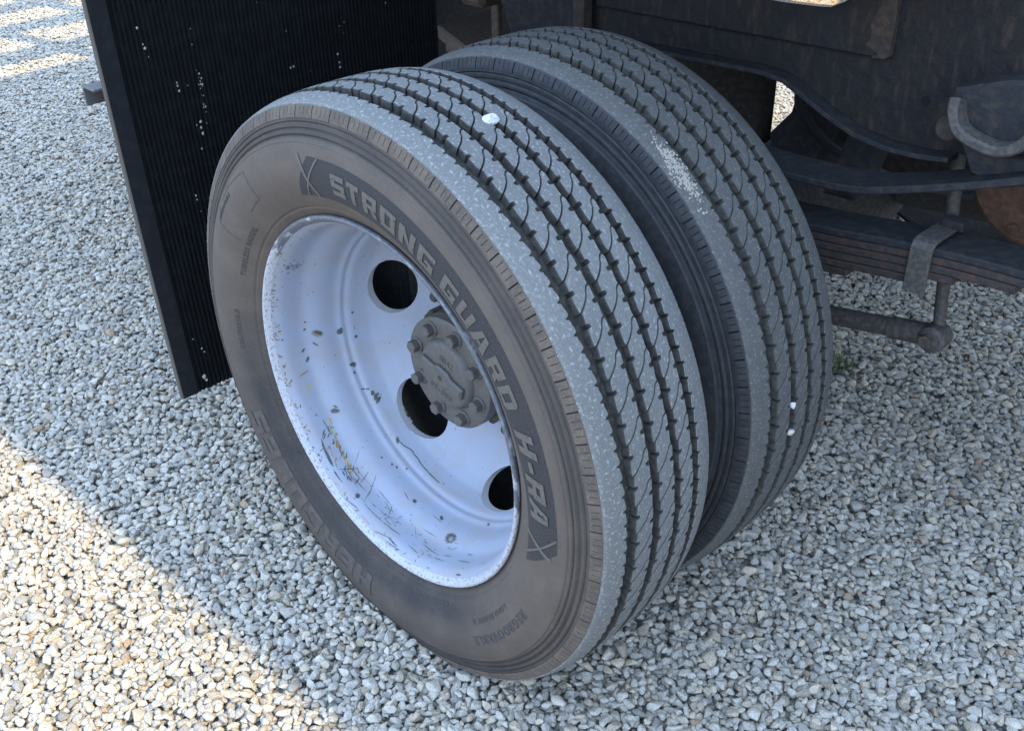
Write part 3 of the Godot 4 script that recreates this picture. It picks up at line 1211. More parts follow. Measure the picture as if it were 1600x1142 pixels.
func make_rim(wheel: Node3D, outer: bool, holes: Array) -> void:
	# a drop-centre rim and its dished disc; the disc is cut by rounded hand holes
	var st := SurfaceTool.new()
	st.begin(Mesh.PRIMITIVE_TRIANGLES)
	st.set_smooth_group(1)
	var prof := []
	for i in RIM.size() - 1:
		var p := Vector2(RIM[i][0], RIM[i][1])
		var q := Vector2(RIM[i + 1][0], RIM[i + 1][1])
		var steps := maxi(1, int(ceil(p.distance_to(q) / 0.0035)))
		for s in steps:
			prof.append(p.lerp(q, float(s) / steps))
	prof.append(Vector2(0.212, 0.08))
	# smooth the profile a little, so that it reads as pressed steel
	for pass_ in 2:
		var c := prof.duplicate()
		for i in range(1, prof.size() - 1):
			prof[i] = (c[i - 1] + c[i] * 2.0 + c[i + 1]) * 0.25
	var seg := 360
	var along := [0.0]
	for i in range(1, prof.size()):
		along.append(float(along[i - 1]) + (prof[i] as Vector2).distance_to(prof[i - 1]))
	var hole_s := []
	for h in holes:
		var s0 := 0.0
		for i in range(1, prof.size()):
			if prof[i].x > 0.13 and prof[i].y < h[1]:
				s0 = along[i]
				break
		hole_s.append(s0)
	var grid := []
	var inside := []
	for i in prof.size():
		var row := []
		var flags := []
		for k in seg + 1:
			var u := float(k) / seg * 360.0
			var v := Vector2(u, along[i])
			var inn := false
			for hi in holes.size():
				var h: Array = holes[hi]
				var du := wrapf(v.x - float(h[0]), -180.0, 180.0) * deg_to_rad(1.0) * float(h[1]) / 0.0515
				var dv := (v.y - float(hole_s[hi])) / 0.0375
				var d := sqrt(du * du + dv * dv)
				if d < 1.0:
					inn = true
					if d > 0.86:
						inn = false
						v.x = float(h[0]) + wrapf(v.x - float(h[0]), -180.0, 180.0) / d
						v.y = float(hole_s[hi]) + (v.y - float(hole_s[hi])) / d
				elif d < 1.06:
					v.x = float(h[0]) + wrapf(v.x - float(h[0]), -180.0, 180.0) / d
					v.y = float(hole_s[hi]) + (v.y - float(hole_s[hi])) / d
			row.append(v)
			flags.append(inn)
		grid.append(row)
		inside.append(flags)
	for i in prof.size() - 1:
		for k in seg:
			if inside[i][k] or inside[i + 1][k] or inside[i][k + 1] or inside[i + 1][k + 1]:
				continue
			var c := [grid[i][k], grid[i + 1][k], grid[i + 1][k + 1], grid[i][k + 1]]
			for t in [0, 1, 2, 0, 2, 3]:
				var v: Vector2 = c[t]
				st.set_uv(Vector2(v.x / 360.0, v.y / RIM_LENGTH))
				st.add_vertex(on_rim(prof, along, v))
	st.generate_normals()
	var rim := part("rim", st.commit(), M.rim, wheel)
	if not outer:
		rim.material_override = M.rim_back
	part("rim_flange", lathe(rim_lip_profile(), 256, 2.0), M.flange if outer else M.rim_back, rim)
	# the rear of the barrel and the thickness of the disc
	var back := PackedVector2Array([Vector2(0.112, 0.228), Vector2(0.125, 0.233), Vector2(0.140, 0.241), Vector2(0.165, 0.2445), Vector2(0.1708, 0.2515), Vector2(0.1755, 0.262), Vector2(0.179, 0.260), Vector2(0.174, 0.249)])
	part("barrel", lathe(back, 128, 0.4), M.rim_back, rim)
	for hi in holes.size():
		var h: Array = holes[hi]
		var wall := begin(false)
		var m := 40
		for k in m:
			var loop := []
			for e in [k, k + 1]:
				var t: float = TAU * e / m
				var v := Vector2(float(h[0]) + cos(t) * 0.0519 / (deg_to_rad(1.0) * float(h[1])), float(hole_s[hi]) + sin(t) * 0.0378)
				var p := on_rim(prof, along, v)
				loop.append(p)
				loop.append(p + Vector3(0.0125, 0, 0) + Vector3(0, p.y, p.z).normalized() * 0.004)
			quad(wall, loop[0], loop[2], loop[3], loop[1])
		part("hand_hole_edge", finish(wall), M.rim_edge if outer else M.rim_back, rim)


func on_rim(prof: Array, along: Array, v: Vector2) -> Vector3:
	var i := 0
	while i < prof.size() - 2 and float(along[i + 1]) < v.y:
		i += 1
	var t := (v.y - float(along[i])) / (float(along[i + 1]) - float(along[i]))
	var p: Vector2 = (prof[i] as Vector2).lerp(prof[i + 1], t)
	return pol(p.x, p.y, deg_to_rad(v.x))


const HOLES := [[-79.0, 0.183], [-145.5, 0.186], [149.6, 0.199], [95.0, 0.185], [36.0, 0.185], [-22.0, 0.185]]


func build_wheels() -> void:
	M.rim_edge = mat(lin(0.52, 0.52, 0.52), 0.5)
	var wheel := thing("outer_wheel", "outer dual truck wheel with white rim and dusty lettered tyre", "wheel", Vector3(0, AXLE, 0))
	wheel.rotation_degrees.x = 7.0
	var tyre := make_tyre(wheel, true)
	make_rim(wheel, true, HOLES)
	sidewall_print(tyre)
	var second := thing("inner_wheel", "inner dual truck wheel with worn dark tyre behind the lettered one", "wheel", Vector3(SPACING, AXLE, 0))
	second.rotation_degrees.x = 9.6
	var second_tyre := make_tyre(second, false)
	dried_mud(second_tyre)
	# the inner wheel is fitted the other way round: its disc meets that of the outer wheel
	var st := begin(false)
	var disc := PackedVector2Array([Vector2(-0.042, 0.08), Vector2(-0.042, 0.12), Vector2(-0.034, 0.150), Vector2(-0.012, 0.178), Vector2(0.02, 0.200), Vector2(0.05, 0.214), Vector2(0.07, 0.224)])
	var rim := part("rim", lathe(disc, 96), M.rim_back, second)
	var barrel := PackedVector2Array([Vector2(0.0045, 0.2600), Vector2(0.0080, 0.2625), Vector2(0.012, 0.252), Vector2(0.03, 0.244), Vector2(0.06, 0.241), Vector2(0.085, 0.228), Vector2(0.12, 0.228), Vector2(0.15, 0.244), Vector2(0.176, 0.262)])
	part("barrel", lathe(barrel, 128), M.rim_back, rim)


# ------------------------------------------------------------------ what is moulded into the outer sidewall

func polar_quad(st: SurfaceTool, a: Vector2, b: Vector2, c: Vector2, d: Vector2, proud: float, nu := 3, nv := 4) -> void:
	# four corners in (degrees, radius), laid on the sidewall
	for i in nu:
		for k in nv:
			var v := []
			for q in [[i, k], [i + 1, k], [i + 1, k + 1], [i, k + 1]]:
				var s: float = float(q[0]) / nu
				var t: float = float(q[1]) / nv
				var p := a.lerp(b, s).lerp(d.lerp(c, s), t)
				v.append(pol(side_x(p.y) - proud, p.y, deg_to_rad(p.x)))
			quad(st, v[0], v[3], v[2], v[1])


func stroke(st: SurfaceTool, a: Vector2, b: Vector2, width: float, proud: float) -> void:
	# a thin line between two (degrees, radius) points
	var k := deg_to_rad(1.0) * 0.32
	var d := Vector2((b.x - a.x) * k, b.y - a.y).normalized()
	var n := Vector2(-d.y, d.x) * width * 0.5
	n.x /= k
	var steps := maxi(1, int(absf(b.x - a.x) / 1.5))
	polar_quad(st, a - n, b - n, b + n, a + n, proud, maxi(steps, 3), 1)


const GLYPHS := {
	"S": [[0, 3.8, 4, 5], [0, 3.1, 1.3, 3.8], [0, 1.9, 4, 3.1], [2.7, 1.2, 4, 1.9], [0, 0, 4, 1.2]],
	"T": [[0, 3.8, 4, 5], [1.3, 0, 2.7, 3.8]],
	"R": [[0, 0, 1.3, 5], [1.3, 3.9, 4, 5], [2.8, 2.9, 4, 3.9], [1.3, 1.9, 4, 2.9], [2.2, 1.9, 3.5, 1.9, 4.1, 0, 2.8, 0]],
	"O": [[0, 0, 1.3, 5], [2.7, 0, 4, 5], [1.3, 3.9, 2.7, 5], [1.3, 0, 2.7, 1.1]],
	"N": [[0, 0, 1.2, 5], [2.8, 0, 4, 5], [1.2, 5, 1.2, 3.0, 2.8, 0, 2.8, 2.0]],
	"G": [[0, 0, 1.3, 5], [1.3, 3.9, 4, 5], [1.3, 0, 4, 1.1], [2.8, 1.1, 4, 2.7], [1.9, 1.8, 2.8, 2.7]],
	"U": [[0, 0, 1.3, 5], [2.7, 0, 4, 5], [1.3, 0, 2.7, 1.1]],
	"A": [[0, 0, 1.3, 0, 2.0, 5, 1.1, 5], [2.7, 0, 4, 0, 2.9, 5, 2.0, 5], [1.5, 1.3, 2.5, 1.3, 2.36, 2.3, 1.64, 2.3]],
	"D": [[0, 0, 1.3, 5], [1.3, 3.9, 3.4, 5], [1.3, 0, 3.4, 1.1], [2.8, 1.1, 4, 3.9], [3.4, 5, 4, 4.4, 4, 3.9, 3.4, 3.9], [3.4, 0, 4, 0.6, 4, 1.1, 3.4, 1.1]],
	"H": [[0, 0, 1.3, 5], [2.7, 0, 4, 5], [1.3, 1.9, 2.7, 3.1]],
	"E": [[0, 0, 1.3, 5], [1.3, 3.9, 4, 5], [1.3, 1.95, 3.6, 3.05], [1.3, 0, 4, 1.1]],
	"L": [[0, 0, 1.3, 5], [1.3, 0, 4, 1.1]],
	"C": [[0, 0, 1.3, 5], [1.3, 3.9, 4, 5], [1.3, 0, 4, 1.1], [2.8, 1.1, 4, 1.7], [2.8, 3.3, 4, 3.9]],
	"-": [[0, 1.9, 4, 3.1]]}


func letter(tyre: Node3D, glyph: String, a0: float, a1: float, r0: float, r1: float, slant: float, outlined: bool, material: Material, proud := 0.0011) -> void:
	var st := begin()
	var under := begin()
	var r := RandomNumberGenerator.new()
	r.seed = hash(glyph) + int(a0 * 10.0)
	var spots := []
	for s in GLYPHS[glyph]:
		var c := []
		if s.size() == 4:
			c = [Vector2(s[0], s[1]), Vector2(s[2], s[1]), Vector2(s[2], s[3]), Vector2(s[0], s[3])]
		else:
			c = [Vector2(s[0], s[1]), Vector2(s[2], s[3]), Vector2(s[4], s[5]), Vector2(s[6], s[7])]
		var map := func(p: Vector2) -> Vector2: return Vector2(lerpf(a0, a1, (p.x + slant * (p.y - 2.5)) / 4.0), lerpf(r0, r1, p.y / 5.0))
		polar_quad(st, map.call(c[0]), map.call(c[1]), map.call(c[2]), map.call(c[3]), proud)
		var mid: Vector2 = (c[0] + c[1] + c[2] + c[3]) * 0.25
		spots.append(map.call(mid.lerp(c[r.randi() % 4], 0.55)))
		if outlined:
			var g := []
			for p in c:
				g.append(map.call(mid + (p - mid) + Vector2(signf(p.x - mid.x) * 0.10, signf(p.y - mid.y) * 0.10)))
			polar_quad(under, g[0], g[1], g[2], g[3], proud - 0.0005 + 0.00004 * spots.size())
	var o := part("letter", finish(st), material, tyre)
	# the little vent marks that are left on the moulded letters
	var dots := begin()
	for p in spots:
		if r.randf() < 0.8:
			var k := deg_to_rad(1.0) * 0.32
			var h := 0.0005 + r.randf() * 0.0004
			polar_quad(dots, p + Vector2(-h / k, -h), p + Vector2(h / k, -h), p + Vector2(h / k, h), p + Vector2(-h / k, h), proud + 0.0003, 1, 1)
	part("vent_mark", finish(dots), M.ink, tyre)
	if outlined:
		part("letter_edge", finish(under), M.ink, tyre)


func small_text(tyre: Node3D, text: String, a0: float, a1: float, r0: float, r1: float) -> void:
	# small raised lettering bent round the sidewall; letters stand outwards
	var tm := TextMesh.new()
	var f := SystemFont.new()
	f.font_names = PackedStringArray(["Droid Sans"])
	f.font_weight = 700
	tm.font = f
	tm.font_size = 32
	tm.pixel_size = 0.01
	tm.depth = 0.02
	tm.text = text
	var arr := tm.get_mesh_arrays()
	var v: PackedVector3Array = arr[Mesh.ARRAY_VERTEX]
	var ix: PackedInt32Array = arr[Mesh.ARRAY_INDEX]
	var lo := Vector3(INF, INF, INF)
	var hi := -lo
	for p in v:
		lo = lo.min(p)
		hi = hi.max(p)
	var st := begin()
	var place := func(p: Vector3) -> Vector3:
		var rad := lerpf(r0, r1, (p.y - lo.y) / (hi.y - lo.y))
		var ang := deg_to_rad(lerpf(a0, a1, (p.x - lo.x) / (hi.x - lo.x)))
		return pol(side_x(rad) - (0.0007 if p.z > 0.0 else -0.0004), rad, ang)
	for k in range(0, ix.size(), 3):
		tri3(st, place.call(v[ix[k]]), place.call(v[ix[k + 1]]), place.call(v[ix[k + 2]]))
	part("lettering", finish(st), M.ink, tyre)


func sidewall_print(tyre: Node3D) -> void:
	# the dark band that carries the name
	var st := begin()
	polar_quad(st, Vector2(-11.5, 0.2932), Vector2(94.0, 0.3006), Vector2(86.0, 0.3470), Vector2(-11.0, 0.3432), 0.0004, 72, 6)
	polar_quad(st, Vector2(-23.1, 0.2924), Vector2(-11.5, 0.2932), Vector2(-11.0, 0.3432), Vector2(-14.8, 0.3436), 0.0004, 8, 6)
	part("lettering_band", finish(st), M.band, tyre)
	st = begin()
	for pts in [[Vector2(-18.2, 0.345), Vector2(-17.2, 0.330), Vector2(-16.2, 0.312), Vector2(-14.6, 0.2932)], [Vector2(84.6, 0.2995), Vector2(86.0, 0.314), Vector2(87.6, 0.330), Vector2(88.2, 0.340)]]:
		for k in 3:
			stroke(st, pts[k], pts[k + 1], 0.0050, 0.0010)
	for pts in [[Vector2(-11.2, 0.3432), Vector2(-14.4, 0.324), Vector2(-17.4, 0.305), Vector2(-18.9, 0.2932)], [Vector2(82.6, 0.3466), Vector2(85.6, 0.330), Vector2(88.6, 0.313), Vector2(91.0, 0.3008)]]:
		for k in 3:
			stroke(st, pts[k], pts[k + 1], 0.0026, 0.0012)
	part("band_stripe", finish(st), M.letter, tyre)
	var words := [["S", -7.2, -2.9], ["T", -1.9, 1.9], ["R", 3.1, 7.4], ["O", 8.6, 13.2], ["N", 14.4, 19.2], ["G", 20.4, 25.2], ["G", 28.0, 32.6], ["U", 33.7, 38.2], ["A", 38.9, 44.4], ["R", 45.3, 49.9], ["D", 51.0, 55.8]]
	for w in words:
		letter(tyre, w[0], w[1], w[2], 0.3055, 0.3320, 0.0, false, M.letter)
	for w in [["H", 60.6, 65.4], ["-", 66.6, 69.0], ["R", 70.2, 74.8], ["A", 75.6, 80.6]]:
		letter(tyre, w[0], w[1], w[2], 0.3085, 0.3365, 0.22, true, M.letter, 0.0014)
	# the maker's name at the other side, raised outlines only
	var name_ := [["H", -188.5, -182.0], ["E", -180.8, -174.6], ["R", -173.4, -166.6], ["C", -165.4, -158.8], ["U", -157.4, -150.6], ["L", -149.4, -143.2], ["E", -142.0, -135.6], ["S", -134.2, -127.6]]
	for w in name_:
		letter(tyre, w[0], w[1] + 7.0, w[2] + 7.0, 0.300, 0.334, 0.0, true, M.wiped_shade, 0.0009)
	small_text(tyre, "ALL STEEL RADIAL", 145.0, 161.0, 0.2795, 0.2870)
	small_text(tyre, "LOAD RANGE G", 114.5, 133.0, 0.2985, 0.3050)
	small_text(tyre, "TUBELESS", 163.0, 172.0, 0.2795, 0.2860)
	small_text(tyre, "REGROOVABLE", 108.5, 135.0, 0.3200, 0.3320)
	small_text(tyre, "225/70R19.5", -101.0, -88.0, 0.2960, 0.3030)
	small_text(tyre, "REGROOVABLE", -63.0, -53.0, 0.3420, 0.3470)
	small_text(tyre, "TUBELESS RADIAL", -75.0, -53.5, 0.2860, 0.2925)
	# outline of the panel at the upper left
	st = begin()
	var outline := [Vector2(-52.1, 0.3520), Vector2(-42.4, 0.3460), Vector2(-41.7, 0.3060), Vector2(-49.0, 0.3030)]
	for k in 3:
		stroke(st, outline[k], outline[k + 1], 0.0011 if k != 0 else 0.0007, 0.0005)
	outline = [Vector2(-60.0, 0.3520), Vector2(-63.8, 0.3420), Vector2(-63.0, 0.3180), Vector2(-62.0, 0.2985)]
	for k in 3:
		stroke(st, outline[k], outline[k + 1], 0.0010, 0.0005)
	for k in 6:
		stroke(st, Vector2(-60.0 + k * 1.4, 0.3522), Vector2(-58.6 + k * 1.4, 0.3524), 0.0007, 0.0005)
	part("moulded_line", finish(st), M.ink, tyre)


# ------------------------------------------------------------------ hub

func build_hub() -> void:
	var hub := thing("axle_hub", "grey hub flange with eight hex bolts at the centre of the white rim", "wheel hub", Vector3(0.009, AXLE, 0.002))
	hub.rotation_degrees.x = 7.0
	part("hub_flange", lathe(PackedVector2Array([Vector2(0.119, 0.0), Vector2(0.119, 0.050), Vector2(0.1195, 0.060), Vector2(0.1185, 0.064), Vector2(0.1188, 0.0800), Vector2(0.1205, 0.0828), Vector2(0.1360, 0.0835), Vector2(0.1375, 0.0820), Vector2(0.1385, 0.0790)]), 96, 0.6), M.hub, hub)
	part("hub_barrel", lathe(PackedVector2Array([Vector2(0.138, 0.070), Vector2(0.1385, 0.0810), Vector2(0.142, 0.0830), Vector2(0.175, 0.0845), Vector2(0.195, 0.0905), Vector2(0.204, 0.099), Vector2(0.216, 0.101), Vector2(0.230, 0.101)]), 96, 0.5), M.hub_side, hub)
	# cast lobes on the barrel
	for k in 8:
		var a := deg_to_rad(34.5 + 45.0 * k)
		var st := begin()
		slab(st, Vector3(0.140, 0.074, -0.013), Vector3(0.192, 0.0905, 0.013), 0.005, Transform3D(Basis(Vector3.RIGHT, a)))
		part("lobe", finish(st), M.hub_side, hub)
	# raised cap with a bar across it
	part("cap", lathe(PackedVector2Array([Vector2(0.1200, 0.0535), Vector2(0.1186, 0.0530), Vector2(0.1130, 0.0490), Vector2(0.1115, 0.0465), Vector2(0.1108, 0.0430), Vector2(0.1108, 0.0)]), 72, 0.6), M.hub, hub)
	var turn := Basis(Vector3.RIGHT, deg_to_rad(8.9))
	var bar := begin()
	var outline := PackedVector2Array([Vector2(-0.043, -0.0090), Vector2(-0.018, -0.0090), Vector2(-0.010, -0.0145), Vector2(0.010, -0.0145), Vector2(0.018, -0.0090), Vector2(0.043, -0.0090), Vector2(0.043, 0.0090), Vector2(0.018, 0.0090), Vector2(0.010, 0.0145), Vector2(-0.010, 0.0145), Vector2(-0.018, 0.0090), Vector2(-0.043, 0.0090)])
	plate_yz(bar, outline, 0.1036, 0.1120, 0.0030)
	var o := part("bar", finish(bar), M.hub, hub)
	o.basis = turn
	part("centre_hole", lathe(PackedVector2Array([Vector2(0.1032, 0.0042), Vector2(0.1032, 0.0)]), 20), mat(lin(0.05, 0.035, 0.025), 0.9), o)
	for w in [["SMA2", 0.014, 0.026], ["91-003", -0.034, -0.022]]:
		var tm := TextMesh.new()
		var f := SystemFont.new()
		f.font_names = PackedStringArray(["Droid Sans Mono"])
		f.font_weight = 700
		tm.font = f
		tm.font_size = 24
		tm.pixel_size = 0.00052
		tm.depth = 0.0016
		tm.text = w[0]
		var t := part("cast_lettering", tm, M.hub, o)
		t.transform = Transform3D(Basis(Vector3(0, 0, 1), Vector3(0, 1, 0), Vector3(-1, 0, 0)), Vector3(0.1106, (float(w[1]) + float(w[2])) * 0.5 + (0.006 if w[1] > 0.0 else -0.001), 0.0))
	for k in 8:
		var a := deg_to_rad(12.0 + 45.0 * k)
		var root := Node3D.new()
		root.name = "bolt" if k == 0 else "bolt_%03d" % k
		hub.add_child(root)
		root.position = pol(0.0, 0.0665, a)
		root.rotation.x = a + 0.6 * k
		part("washer", lathe(PackedVector2Array([Vector2(0.1192, 0.0118), Vector2(0.1172, 0.0118), Vector2(0.1164, 0.0110), Vector2(0.1164, 0.007)]), 24, 0.4), M.hub, root)
		part("head", lathe(PackedVector2Array([Vector2(0.1165, 0.0090), Vector2(0.1068, 0.0090), Vector2(0.1054, 0.0078), Vector2(0.1054, 0.0)]), 6, 0.3, false), M.hub, root)
	# wheel studs and nuts round the disc
	for k in 8:
		var a := deg_to_rad(110.0 + 45.0 * k)
		var root := Node3D.new()
		root.name = "wheel_nut" if k == 0 else "wheel_nut_%03d" % k
		hub.add_child(root)
		root.position = pol(0.0, 0.1185, a)
		root.rotation.x = a
		part("nut", lathe(PackedVector2Array([Vector2(0.214, 0.0150), Vector2(0.200, 0.0150), Vector2(0.196, 0.0125), Vector2(0.195, 0.006)]), 6, 0.3, false), M.hub, root)
		part("stud", lathe(PackedVector2Array([Vector2(0.200, 0.0075), Vector2(0.187, 0.0075), Vector2(0.185, 0.0060), Vector2(0.185, 0.0)]), 20, 0.4), M.steel_worn, root)


# ------------------------------------------------------------------ mud flap

func build_flap() -> void:
	var flap := thing("mud_flap", "black ribbed rubber mud flap hanging behind the dual wheels", "mud flap", Vector3(-0.0045, 0.138, -0.600))
	var w := 0.657
	var h := 0.95
	var bend := func(p: Vector3) -> Vector3:
		return p + Vector3(-0.009 * p.y, 0, 0.012 * pow((p.y - 0.42) / 0.42, 2.0) + 0.0025 * sin(p.x * 9.0 + p.y * 4.0))
	# ribs, 8 mm apart
	var st := begin(false)
	var border := 0.031
	var n := int((w - border) / 0.0080)
	var rise := [[0.0, 0.0], [0.14, 0.0008], [0.26, 0.0028], [0.38, 0.0036], [0.52, 0.0036], [0.64, 0.0028], [0.76, 0.0008], [0.9, 0.0]]
	var line := PackedVector2Array()
	for k in n:
		for s in rise:
			line.append(Vector2(border + (k + s[0]) * 0.0080, s[1]))
	line.append(Vector2(w, 0.0))
	var levels := 16
	for i in line.size() - 1:
		for k in levels:
			var y0 := h * k / levels
			var y1 := h * (k + 1) / levels
			quad(st, bend.call(Vector3(line[i].x, y0, line[i].y)), bend.call(Vector3(line[i].x, y1, line[i].y)), bend.call(Vector3(line[i + 1].x, y1, line[i + 1].y)), bend.call(Vector3(line[i + 1].x, y0, line[i + 1].y)))
	# bottom ends of the ribs, sides and back
	st.set_smooth_group(-1)
	for i in line.size() - 1:
		quad(st, bend.call(Vector3(line[i].x, 0, line[i].y)), bend.call(Vector3(line[i + 1].x, 0, line[i + 1].y)), bend.call(Vector3(line[i + 1].x, 0, -0.006)), bend.call(Vector3(line[i].x, 0, -0.006)))
	for k in levels:
		var y0 := h * k / levels
		var y1 := h * (k + 1) / levels
		quad(st, bend.call(Vector3(border, y0, -0.006)), bend.call(Vector3(w, y0, -0.006)), bend.call(Vector3(w, y1, -0.006)), bend.call(Vector3(border, y1, -0.006)))
		quad(st, bend.call(Vector3(w, y0, 0.0)), bend.call(Vector3(w, y1, 0.0)), bend.call(Vector3(w, y1, -0.006)), bend.call(Vector3(w, y0, -0.006)))
	var panel := part("ribbed_panel", finish(st), M.flap, flap)
	# the plain strip along the outer edge
	var st2 := begin()
	for k in levels:
		var y0 := h * k / levels
		var y1 := h * (k + 1) / levels
		var sec := [Vector2(border - 0.0004, 0.0046), Vector2(0.0012, 0.0046), Vector2(0.0, 0.0036), Vector2(0.0, -0.0060), Vector2(border - 0.0004, -0.0064), Vector2(border - 0.0004, 0.0046)]
		for i in 5:
			var p: Vector2 = sec[i]
			var q: Vector2 = sec[i + 1]
			quad(st2, bend.call(Vector3(q.x, y0, q.y)), bend.call(Vector3(q.x, y1, q.y)), bend.call(Vector3(p.x, y1, p.y)), bend.call(Vector3(p.x, y0, p.y)))
		if k == 0:
			quad(st2, bend.call(Vector3(0, 0, 0.0046)), bend.call(Vector3(border - 0.0004, 0, 0.0046)), bend.call(Vector3(border - 0.0004, 0, -0.0064)), bend.call(Vector3(0, 0, -0.0060)))
	part("edge_strip", finish(st2), M.flap_border, flap)
	st2 = begin()
	for k in levels:
		var y0 := h * k / levels
		var y1 := h * (k + 1) / levels
		quad(st2, bend.call(Vector3(-0.0006, y0, -0.0062)), bend.call(Vector3(-0.0006, y1, -0.0062)), bend.call(Vector3(-0.0006, y1, 0.0034)), bend.call(Vector3(-0.0006, y0, 0.0034)))
		quad(st2, bend.call(Vector3(-0.0006, y0, 0.0034)), bend.call(Vector3(-0.0006, y1, 0.0034)), bend.call(Vector3(0.0012, y1, 0.0050)), bend.call(Vector3(0.0012, y0, 0.0050)))
	part("cut_edge", finish(st2), mat(lin(0.075, 0.062, 0.048), 0.9), flap)
	# flecks of dried mud that were thrown up by the wheels
	var r := RandomNumberGenerator.new()
	r.seed = 5
	var flecks := begin()
	var spots := [[0.073, 0.770, 2.0], [0.077, 0.745, 1.6], [0.079, 0.739, 2.4], [0.119, 0.672, 2.2], [0.120, 0.664, 2.0], [0.119, 0.677, 1.6], [0.162, 0.675, 1.5], [0.160, 0.683, 1.6], [0.162, 0.665, 1.8], [0.160, 0.629, 1.5], [0.146, 0.607, 2.6], [0.145, 0.598, 1.8], [0.146, 0.588, 2.6], [0.139, 0.564, 1.5], [0.111, 0.490, 2.0], [0.111, 0.483, 1.6], [0.428, 0.660, 2.2], [0.430, 0.645, 2.0], [0.430, 0.636, 2.4], [0.330, 0.656, 1.6], [0.336, 0.657, 1.8], [0.047, 0.242, 1.6], [0.059, 0.218, 2.0], [0.062, 0.210, 1.8], [0.051, 0.163, 4.0], [0.054, 0.155, 3.0]]
	for k in 36:
		spots.append([0.05 + r.randf() * 0.5, 0.2 + r.randf() * 0.62, 0.5 + r.randf() * 0.7])
	for k in 16:
		spots.append([0.158 + r.randfn(0, 0.002), 0.60 + r.randf() * 0.09, 0.5 + r.randf() * 0.8])
	for s in spots:
		var c: Vector3 = bend.call(Vector3(float(s[0]) - 0.003, float(s[1]) - 0.138, 0.0))
		var sz: float = float(s[2]) * 0.0011
		var ring := PackedVector3Array()
		for k in 7:
			var t := TAU * k / 7.0
			ring.append(c + Vector3(cos(t) * sz * r.randf_range(0.5, 1.1), sin(t) * sz * r.randf_range(0.6, 1.5), 0.0034))
		for k in 7:
			tri3(flecks, c + Vector3(0, 0, 0.0048), ring[(k + 1) % 7], ring[k])
	var mf := part("mud_fleck", finish(flecks), M.speck, panel)
	mf.set_meta("kind", "stuff")
	# the steel angle that carries it, its end standing out past the edge
	var st3 := begin()
	slab(st3, Vector3(-0.015, 0.548, -0.056), Vector3(0.52, 0.552, -0.014), 0.0012)
	slab(st3, Vector3(-0.015, 0.520, -0.056), Vector3(0.52, 0.5478, -0.052), 0.0012)
	part("support_angle", finish(st3), M.galv, flap)


# ------------------------------------------------------------------ the rest of the truck

func build_truck_body() -> void:
	# the flatbed above the wheels (its underside is what shades them) and the slatted rack at its rear
	var bed := thing("flatbed", "dark flat truck bed above the dual wheels", "truck bed", Vector3(0, 0, 0))
	bed.rotation_degrees.y = 3.0
	part("deck", box(Vector3(0.319, 1.06, -1.90), Vector3(2.24, 1.10, 0.45), 0.006), M.body, bed)
	part("side_rail", box(Vector3(0.317, 1.10, -1.90), Vector3(0.357, 1.20, 0.45), 0.006), M.body, bed)
	part("side_rail", box(Vector3(2.20, 1.10, -1.90), Vector3(2.24, 1.20, 0.45), 0.006), M.body, bed)
	part("sun_slot_beam", box(Vector3(0.319, 1.00, 0.41), Vector3(0.56, 1.058, 0.45), 0.006), M.body, bed)
	part("sun_slot_beam", box(Vector3(0.80, 1.00, 0.41), Vector3(2.24, 1.058, 0.45), 0.006), M.body, bed)
	part("rear_board", box(Vector3(0.357, 1.10, -1.90), Vector3(2.20, 1.32, -1.87), 0.004), M.body, bed)
	for y in [1.49, 1.93, 2.33, 2.74]:
		part("rack_slat", box(Vector3(0.36, y, -1.898), Vector3(2.19, y + 0.17, -1.872), 0.004), M.body, bed)
	for x in [0.40, 0.95, 1.55, 2.06]:
		part("rack_post", box(Vector3(x, 1.10, -1.868), Vector3(x + 0.09, 2.95, -1.80), 0.004), M.body, bed)
	for z in [-1.5, -0.9, -0.3]:
		part("cross_bearer", box(Vector3(0.36, 0.985, z - 0.03), Vector3(2.20, 1.058, z + 0.03), 0.004), M.body, bed)
	# the cab ahead, out of the picture: it shades the ground between itself and the bed
	var cab := thing("driver_cab", "dark truck cab ahead of the flatbed", "truck cab", Vector3(0, 0, 0))
	cab.rotation_degrees.y = 3.0
	part("cab_shell", box(Vector3(0.287, 0.45, 1.90), Vector3(2.03, 2.20, 4.30), 0.02), M.body, cab)
	part("sun_blocker", box(Vector3(0.289, 2.20, 1.905), Vector3(0.72, 3.00, 4.30), 0.01), M.body, cab)
	part("sun_blocker", box(Vector3(1.06, 2.20, 1.905), Vector3(2.00, 3.00, 4.30), 0.01), M.body, cab)
	part("rear_window", box(Vector3(0.55, 1.45, 1.893), Vector3(1.75, 1.95, 1.899), 0.002), mat(lin(0.02, 0.02, 0.025), 0.1), cab)


func yz(a: Array) -> PackedVector2Array:
	var p := PackedVector2Array()
	for q in a:
		p.append(Vector2(q[0], q[1]))
	return p


